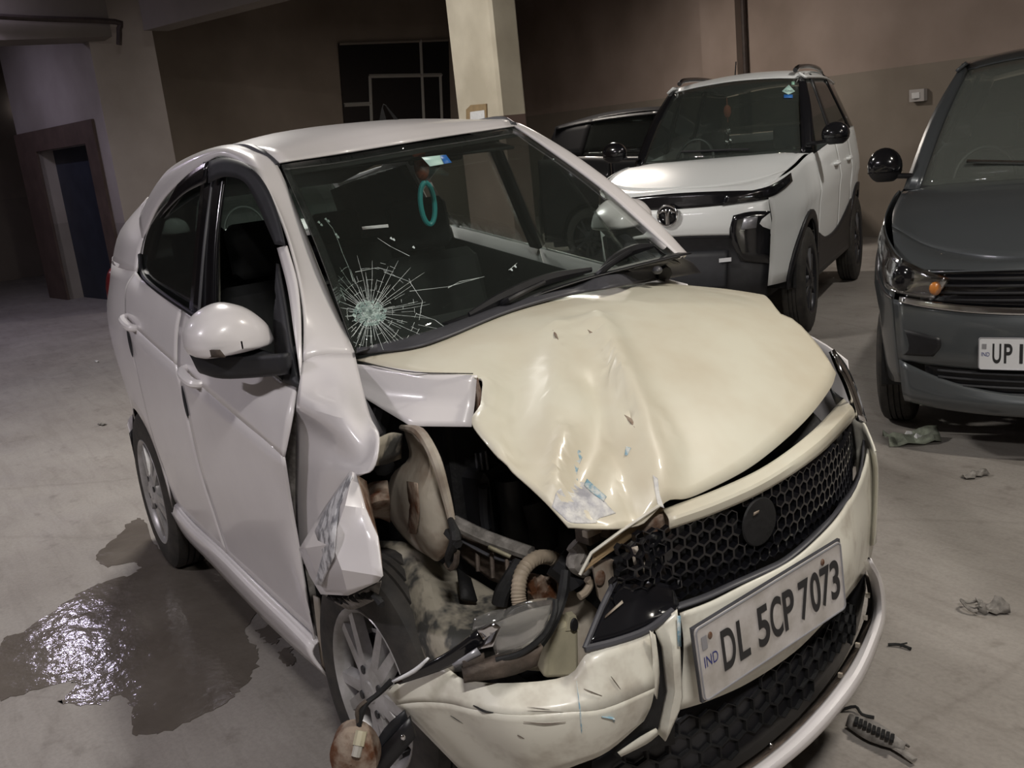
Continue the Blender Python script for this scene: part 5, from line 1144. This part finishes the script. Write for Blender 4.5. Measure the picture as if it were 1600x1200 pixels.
rl = MB().patch([[P(716, 825, y=-.48), P(770, 850, y=-.44), P(822, 872, y=-.40)], [P(716, 850, y=-.50), P(770, 878, y=-.46), P(822, 892, y=-.42)], [P(724, 872, y=-.50), P(768, 905, y=-.46), P(812, 922, y=-.42)]], 4, 4, True).build('radiator_shroud', M['brown'], wc, .012, 25)
for u in (745, 768, 792): MB().tube([P(u, 842+(u-716)*.42, y=-.50), P(u+2, 880+(u-716)*.45, y=-.52)], .006, 6, 1).build('shroud_rib', M['brown'], rl)
MB().tube([P(708, 815, y=-.55), P(760, 840, y=-.50), P(830, 865, y=-.45)], .020, 8, 4).build('shroud_edge', M['debris'], rl)
MB().tube([P(722, 845, y=-.53), P(760, 866, y=-.50), P(790, 876, y=-.47), P(840, 880, y=-.45)], .005, 6, 4).build('thin_pipe', M['trim'], wc)
MB().patch([[P(764, 852, y=-.52), P(798, 868, y=-.50)], [P(763, 857, y=-.52), P(797, 872, y=-.50)]], 3, 2).build('yellow_tag', M['cream_plastic'], wc, .006)
# hanging clip, cables
mbk = MB().tube([P(704, 812, y=-.70), P(712, 840, y=-.72), P(702, 870, y=-.71), P(706, 890, y=-.71)], [.008, .014, .012, .006], 8, 4)
mbk.tube([P(700, 832, y=-.71), P(716, 850, y=-.72)], .012, 6, 1); mbk.build('melted_bracket', M['void'], wc)
MB().tube([P(697, 880, y=-.71), P(704, 888, y=-.71), P(712, 880, y=-.71), P(714, 862, y=-.71)], .008, 6, 4).build('clip_bracket', M['brown'], wc)
# hoses
hz_ = [P(812, 945, x=.44), P(810, 925, x=.43), P(816, 893, x=.41), P(838, 872, x=.39), P(862, 872, x=.37), P(876, 884, x=.36)]
hc = curve(hz_, 10); MB().tube(hc, [.017+.0022*(k % 2) for k in range(len(hc))], 10, 1).build('corrugated_hose', M['hose'], wc)
MB().tube([P(868, 878, x=.40), P(885, 892, x=.42), P(900, 915, x=.44)], .038, 10, 4).build('black_hose', M['black'], wc)
MB().tube([P(884, 892, x=.50), P(880, 925, x=.52), P(872, 955, x=.55), P(858, 985, x=.56), P(842, 1010, x=.57)], [.012, .014, .012, .012, .010], 8, 4).build('wiring_loom', M['void'], wc)
MB().tube([P(780, 945, x=.35), P(785, 925, x=.35), P(800, 900, x=.35), P(812, 880, x=.34)], .020, 8, 4).build('wiring_loom', M['void'], wc)
MB().tube([P(905, 932, x=.50), P(915, 925, x=.50), P(922, 912, x=.50), P(918, 905, x=.50)], .010, 8, 4).build('pipe_elbow', M['hose'], wc)
fan = MB()
for k in range(6):
    a = P(828+k*5, 905+(k*17 % 25), x=.36); b = P(842+k*8, 940+(k*11 % 20), x=.36); fan.tube([a, b], [.012, .008], 6, 1)
fan.patch([[P(826, 895, x=.33), P(880, 905, x=.33)], [P(826, 950, x=.33), P(885, 950, x=.33)]], 3, 3).build('crushed_radiator', M['rust'], wc, .01)
MB().patch([[P(872, 905, x=.38), P(920, 940, x=.40), P(945, 965, x=.42)], [P(868, 960, x=.38), P(905, 975, x=.40), P(935, 1000, x=.42)], [P(850, 1050, x=.40), P(890, 1060, x=.42), P(920, 1050, x=.44)]], 4, 4).build('cross_member', M['apron'], wc, .012)
# washer bottle
wbk = MB(); wc_ = P(880, 1020, x=.50)
wbk.prism([P(856, 985, x=.50), P(885, 972, x=.50), P(905, 982, x=.50), P(906, 1060, x=.50), P(850, 1062, x=.50)], (-.07, .02, 0)); wbt = wbk.build('washer_bottle', M['cream_plastic'], wc, smooth=20)
md = wbt.modifiers.new('round', 'BEVEL'); md.width = .012; md.segments = 2
MB().prism([P(884, 986, x=.503), P(890, 964, x=.503), P(900, 962, x=.503), P(906, 984, x=.503)], (-.025, .006, 0)).build('bottle_lug', M['cream_plastic'], wbt)
MB().lathe([(.0, .012), (.004, .010), (.004, .001)], 12, P(897, 976, x=.508), 1.5, 'X').build('bolt_hole', M['void'], wbt)
# radiator support leftovers
MB().prism([P(926, 880, x=.545), P(960, 875, x=.545), P(968, 900, x=.545), P(948, 955, x=.545), P(936, 935, x=.545)], (-.012, .004, 0)).build('support_bracket', M['apron'], wc)
MB().ball(P(938, 903, x=.552), (.004, .016, .02), 12, 8).build('rust_spot', M['rust'], wc)
MB().patch([[P(922, 866, x=.55), P(970, 835, x=.58), P(1030, 790, x=.60)], [P(926, 872, x=.55), P(972, 848, x=.57), P(1038, 797, x=.59)], [P(908, 898, x=.55), P(930, 878, x=.56), P(1000, 830, x=.57)]], 5, 3).build('bent_strip', M['wood'], wc, .005)
MB().tube([P(906, 898, x=.56), P(924, 864, x=.57), P(970, 830, x=.60), P(1030, 790, x=.62)], .004, 6, 1).build('bent_strip_edge', M['bumper'], wc)
lk = MB().box(P(930, 828, x=.48), (.05, .10, .04), .2).build('bonnet_lock', M['brown'], wc)
MB().box(P(925, 830, x=.51), (.02, .05, .018), .1).build('lock_plate', M['apron'], lk)
MB().box(P(955, 822, x=.50), (.03, .08, .03), .4).box(P(985, 835, x=.52), (.04, .08, .05), .2).build('lock_carrier', M['brown'], wc)
MB().patch([[P(1000, 815, x=.58), P(1040, 800, x=.60)], [P(1010, 850, x=.57), P(1048, 828, x=.60)]], 3, 3).build('torn_bracket', M['rust'], wc, .006)
MB().tube([P(895, 850, x=.46), P(905, 862, x=.47), P(898, 880, x=.47), P(915, 890, x=.47)], .022, 8, 4).build('crushed_duct', M['debris'], wc)
MB().box(P(975, 905, x=.53), (.05, .09, .14), .2).build('crush_can', M['void'], wc)
MB().lathe([(.0, .055), (.01, .05), (.004, .035), (.012, .03), (.006, .018), (.012, .001)], 20, P(1022, 872, x=.62), 1.2, 'X').build('signal_horn', M['gloss_black'], wc)
# broken headlamp
hlp = [[P(778, 960, x=.50), P(815, 942, x=.53), P(862, 935, x=.56), P(868, 948, x=.57)], [P(765, 985, x=.53), P(810, 972, x=.57), P(850, 960, x=.60), P(866, 958, x=.59)], [P(775, 1025, x=.54), P(812, 1015, x=.58), P(845, 990, x=.60), P(862, 968, x=.59)]]
hlb = MB().patch([[P(772, 975, x=.50), P(820, 955, x=.52), P(860, 945, x=.53)], [P(778, 1030, x=.50), P(815, 1020, x=.53), P(852, 985, x=.54)]], 4, 3).build('broken_headlamp', M['pale_trim'], wc, .006)
MB().patch(hlp, 5, 4).build('lamp_lens', M['clearpl'], hlb, .004, 25)
MB().tube([P(868, 938, x=.58), P(866, 960, x=.60), P(850, 992, x=.60), P(815, 1020, x=.58), P(775, 1032, x=.55)], .007, 8, 5).build('lamp_rim', M['void'], hlb)
MB().patch([[P(742, 965, x=.50), P(768, 955, x=.51), P(790, 952, x=.52)], [P(738, 985, x=.50), P(765, 975, x=.53), P(786, 965, x=.54)]], 4, 3).build('lens_shard', M['clearpl'], hlb, .003)
MB().patch([[P(746, 985, x=.515), P(772, 972, x=.54)], [P(756, 1000, x=.52), P(782, 980, x=.55)], [P(748, 1015, x=.52), P(770, 1010, x=.55)]], 3, 3, True).build('lamp_reflector', M['chrome'], hlb, .003, 15)
MB().patch([[P(745, 990, x=.49), P(790, 985, x=.50)], [P(745, 1035, x=.49), P(790, 1030, x=.50)]], 2, 2).build('lamp_bulb_box', M['black'], hlb, .01)
MB().patch([[P(722, 1032, x=.50), P(756, 1020, x=.52)], [P(724, 1050, x=.505), P(758, 1036, x=.525)]], 2, 2).build('lamp_tab', M['brown'], hlb, .01)
MB().patch([[P(722, 1048, x=.51), P(800, 1020, x=.56), P(845, 1005, x=.58)], [P(724, 1060, x=.505), P(790, 1052, x=.55), P(835, 1035, x=.57)]], 4, 3).build('lamp_housing', M['brown'], hlb, .03)
# black strip with the reflection along its edge laid on as white
drl = MB().patch([[P(612, 1062, x=.36), P(690, 1025, x=.44), P(745, 985, x=.50)], [P(625, 1068, x=.37), P(705, 1040, x=.45), P(770, 1000, x=.52)]], 4, 3).build('lamp_trim_strip', M['gloss_black'], wc, .008)
MB().patch([[P(612, 1064, x=.368), P(645, 1046, x=.40), P(668, 1027, x=.425)], [P(615, 1067, x=.37), P(650, 1050, x=.402), P(671, 1029, x=.428)]], 3, 2).build('edge_reflection', M['plate_clean'], drl, .003)
MB().patch([[P(706, 1038, x=.49), P(745, 1012, x=.52)], [P(712, 1043, x=.495), P(752, 1022, x=.525)]], 3, 2).build('chrome_edge', M['silver_mark'], drl, .003)
# fog lamp hanging by its cable
MB().tube([P(612, 1064, x=.30), P(590, 1085, x=.28), P(572, 1100, x=.27), P(562, 1125, x=.27), P(560, 1150, x=.27)], [.008, .006, .008, .006], 6, 4).build('lamp_cable', M['void'], wc)
MB().tube([P(572, 1095, x=.27), P(558, 1110, x=.27), P(562, 1138, x=.27)], .005, 6, 4).build('lamp_cable', M['brown'], wc)
c = P(556, 1175, x=.26)
fgl = MB().lathe([(.03, .001), (.03, .050), (.02, .058), (-.03, .056), (-.05, .03), (-.052, .001)], 24, c, S, 'Y'); rm_ = Matrix.Rotation(.9, 3, 'Z'); fgl.v = [c+rm_ @ (p-c) for p in fgl.v]
fo = fgl.build('dangling_fog_lamp', M['rust'], wc)
MB().tube([P(565, 1142, x=.30), P(560, 1165, x=.31)], .014, 8, 1).build('lamp_plug', M['cream_plastic'], fo); MB().tube([P(560, 1165, x=.31), P(556, 1182, x=.315)], .011, 8, 1).build('plug_sleeve', M['pale_trim'], fo)
MB().patch([[P(585, 1180, x=.26), P(640, 1120, x=.34)], [P(595, 1215, x=.26), P(650, 1150, x=.34)]], 3, 2).build('undertray_strip', M['black'], wc, .012)
MB().patch([[P(572, 1190, x=.25), P(600, 1140, x=.28), P(632, 1110, x=.32)], [P(585, 1210, x=.25), P(612, 1170, x=.28), P(640, 1130, x=.32)]], 3, 3).build('undertray_strip', M['dark'], wc, .008)
MB().ball(P(630, 1152, x=.345), (.005, .006, .008), 8, 6).build('rivet', M['chrome'], wc)

# cabin and underside
MB().box((-1.2, 0, .36), (3.2, .95, .14)).box((-1.22, 0, .46), (1.55, 1.50, .16)).build('underbody', M['void'], wc)
MB().patch([[Vector((-.32, q*.60, 1.24)) for q in (-1, 0, 1)], [Vector((-.66, q*.68, 1.27)) for q in (-1, 0, 1)], [Vector((-.78, q*.70, 1.14)) for q in (-1, 0, 1)], [Vector((-.72, q*.70, .6)) for q in (-1, 0, 1)]], 4, 5).build('dashboard', M['cabin'], wc, .02)
MB().ball((-.68, -.36, 1.265), (.12, .20, .06), 16, 8).build('instrument_hood', M['cabin'], wc)
for y_ in (-.36, .36): seat(wc, -1.42, y_, .52)
MB().box((-2.10, 0, .70), (.5, 1.22, .24), bev=.2).box((-2.35, 0, 1.05), (.18, 1.22, .72), 0, 0, -.25, .2).build('rear_bench', M['cabin'], wc, smooth=50)
for y_ in (-.35, .35): MB().box((-2.45, y_, 1.48), (.09, .26, .16), 0, 0, -.2, .25).build('headrest', M['cabin'], wc, smooth=50)
steering(wc, (-.88, -.36, 1.20))
MB().patch([[Vector((-1.0, q*.50, 1.80)) for q in (-1, 0, 1)], [Vector((-1.6, q*.52, 1.88)) for q in (-1, 0, 1)], [Vector((-2.6, q*.48, 1.70)) for q in (-1, 0, 1)]], 3, 3).build('headliner', M['cabin'], wc, .01)
for sg in (-1, 1):
    MB().patch([[Vector((-1.98, sg*.70, 1.44)), Vector((-2.4, sg*.68, 1.44)), Vector((-2.84, sg*.56, 1.42))], [Vector((-1.98, sg*.72, .60)), Vector((-2.4, sg*.66, .60)), Vector((-2.86, sg*.58, .60))]], 4, 3).build('cargo_lining', M['cabin'], wc, .01)
    MB().patch([[Vector((-2.02, sg*.70, 1.46)), Vector((-2.4, sg*.67, 1.46)), Vector((-2.82, sg*.56, 1.44))], [Vector((-2.02, sg*.56, 1.76)), Vector((-2.4, sg*.54, 1.72)), Vector((-2.68, sg*.45, 1.66))]], 4, 3).build('pillar_lining', M['cabin'], wc, .008)
    MB().patch([[Vector((-.55, sg*.72, 1.22)), Vector((-1.25, sg*.74, 1.30)), Vector((-2.0, sg*.72, 1.40))], [Vector((-.55, sg*.74, .50)), Vector((-1.25, sg*.76, .50)), Vector((-2.0, sg*.74, .50))]], 4, 3).build('door_lining', M['cabin'], wc, .01)
MB().patch([[Vector((-2.84, q*.56, 1.43)) for q in (-1, 0, 1)], [Vector((-2.86, q*.58, .60)) for q in (-1, 0, 1)]], 3, 3).build('tailgate_lining', M['cabin'], wc, .01)
# ------------------------------------------------------------------ on the floor
pud = [(-20, 1000), (60, 992), (118, 988), (150, 975), (118, 1000), (98, 1010), (120, 1020), (190, 1025), (210, 1035), (205, 1060), (212, 1085), (250, 1092), (330, 1068), (350, 1050), (395, 1040), (398, 1010), (420, 985), (430, 900), (400, 850), (330, 800), (300, 780), (215, 800), (200, 830), (170, 850), (155, 880), (195, 868), (218, 890), (160, 905), (100, 925), (40, 950), (-20, 985)]
pud = [(0, 1095), (60, 1075), (108, 1065), (118, 1072), (98, 1096), (150, 1100), (185, 1085), (205, 1100), (208, 1144), (260, 1142), (330, 1110), (372, 1080), (402, 1035), (400, 1010), (385, 990), (400, 940), (360, 870), (330, 850), (300, 845), (272, 870), (240, 850), (225, 812), (205, 815), (180, 840), (152, 868), (165, 885), (215, 878), (210, 895), (160, 910), (110, 935), (40, 985), (0, 1005)]
wet = mat('wet_concrete', (.115, .098, .084), .09, 0, 0, .45, 2.5, c2=(.16, .14, .122), bump=.22, bscale=12)
def puddle(pix, label, z=.002):
    c = curve([P(*p, z=z) for p in pix+[pix[0]]], 8)[:-1]; n = len(c); r_ = random.Random(len(pix))
    c = [p+Vector((r_.gauss(0, .007), r_.gauss(0, .007), 0)) for p in c]
    from mathutils.geometry import tessellate_polygon
    tri = tessellate_polygon([c]); fix = []
    for t in tri:
        q = (c[t[1]]-c[t[0]]).cross(c[t[2]]-c[t[0]]).z; fix.append(tuple(t) if q > 0 else tuple(t)[::-1])
    bm_ = MB().add(c+[p-Vector((0, 0, z+.0005)) for p in c], fix+[(i, n+i, n+(i+1) % n, (i+1) % n) for i in range(n)])
    o = bm_.build('puddle', wet, smooth=0); tag(o, label, 'puddle'); return o
puddle(pud, 'large wet puddle spreading beside the rear wheel of the damaged car')
puddle([(402, 985), (425, 975), (440, 990), (430, 1005), (412, 1000)], 'small wet splash below the sill, nearest the large puddle')
puddle([(432, 1020), (452, 1012), (462, 1032), (446, 1040)], 'smallest wet splash beside the front wheel')
def litter(name, label, cat, u, v, fn):
    o = empty(name); o.location = P(u, v, z=0); tag(o, label, cat); fn(o); return o
def crumple(o, w, l, h, m, name, a, seed, nu=7, nv=5):
    r_ = random.Random(seed); rows = []
    for i in range(nv):
        row = []
        for j in range(nu):
            x = (j/(nu-1)-.5)*l; y = (i/(nv-1)-.5)*w*(1-.35*abs(j/(nu-1)-.5)*2*r_.random()); z = .004+h*r_.random()*(1 if 0 < i < nv-1 else .3)
            row.append(Vector((x*math.cos(a)-y*math.sin(a)+r_.uniform(-.01, .01), x*math.sin(a)+y*math.cos(a), z)))
        rows.append(row)
    return MB().patch(rows, 2, 2, True).build(name, M[m], o, .002, 20)
litter('crumpled_rag', 'crumpled grey green rag on the floor before the grey car', 'rag', 1425, 690, lambda o: (crumple(o, .16, .28, .07, 'leafy', 'cloth', .9, 4), crumple(o, .08, .14, .05, 'paper', 'pale_side', .5, 9)))
litter('plastic_scrap', 'small brown scrap lying on the floor below the grey car plate', 'scrap', 1522, 745, lambda o: crumple(o, .05, .13, .03, 'debris', 'shard', 1.2, 5))
def wr_(o):
    crumple(o, .07, .10, .05, 'debris', 'foil', .8, 6); c = Vector((-.05, -.05, .03))
    MB().tube([c+Vector((math.cos(t)*.035, math.sin(t)*.03, .012*math.sin(2*t))) for t in [k*.45 for k in range(14)]], .006, 6, 2).build('loop', M['debris'], o)
litter('twisted_wrapper', 'twisted grey wrapper on the floor at the right edge', 'wrapper', 1550, 955, wr_)
def strip_(o):
    d_ = Vector((-.25, .55, 0)); 
    a0 = P(1328, 1130, z=.02)-o.location; a1 = P(1415, 1172, z=.02)-o.location; a2 = P(1330, 1140, z=.02)-o.location; a3 = P(1420, 1195, z=.02)-o.location
    n_ = (a1-a0).cross(Vector((0, 0, 1))).normalized()
    MB().patch([[a0+n_*.02, a0.lerp(a1, .5)+n_*.035, a1+n_*.01], [a0+Vector((0, 0, .03)), a0.lerp(a1, .5)+Vector((0, 0, .045)), a1+Vector((0, 0, .02))], [a0-n_*.03, a0.lerp(a1, .5)-n_*.02, a1-n_*.02]], 5, 3).build('strip', M['debris'], o, .006)
    for k in range(9):
        p = a0.lerp(a1, .2+k*.08)+n_*.02; MB().box(p+Vector((0, 0, .035)), (.010, .03, .012), .5).build('rib', M['void'], o)
    MB().tube([a2+n_*-.02, a2.lerp(a3, .5)-n_*.035, a3-n_*.03], [.012, .016, .010], 8, 4, True, .5).build('edge_bead', M['debris'], o)
litter('torn_trim_strip', 'torn grey ribbed trim strip on the floor below the bumper', 'trim strip', 1370, 1155, strip_)
litter('twig', 'short dark twig on the floor beside the bumper', 'twig', 1405, 1012, lambda o: MB().tube([(-.03, -.02, .008), (0, 0, .012), (.04, .01, .008)], .005, 6, 3).tube([(0, 0, .012), (.01, .03, .01)], .003, 5, 1).build('stick', M['void'], o))
litter('leaf_scrap', 'tiny dark leaf scrap on the floor left of the rear wheel', 'leaf', 160, 664, lambda o: crumple(o, .04, .09, .02, 'debris', 'blade', .3, 8))
litter('paper_scrap', 'tiny pale paper scrap on the dim floor at left', 'scrap', 152, 566, lambda o: crumple(o, .03, .05, .02, 'paper', 'sheet', .3, 12))
litter('bent_wire', 'short dark bent wire beside the torn trim strip', 'wire', 1338, 1117, lambda o: MB().tube([(-.04, -.02, .008), (-.01, .01, .02), (.02, 0, .012), (.05, .02, .006)], .005, 6, 3).build('strand', M['void'], o))
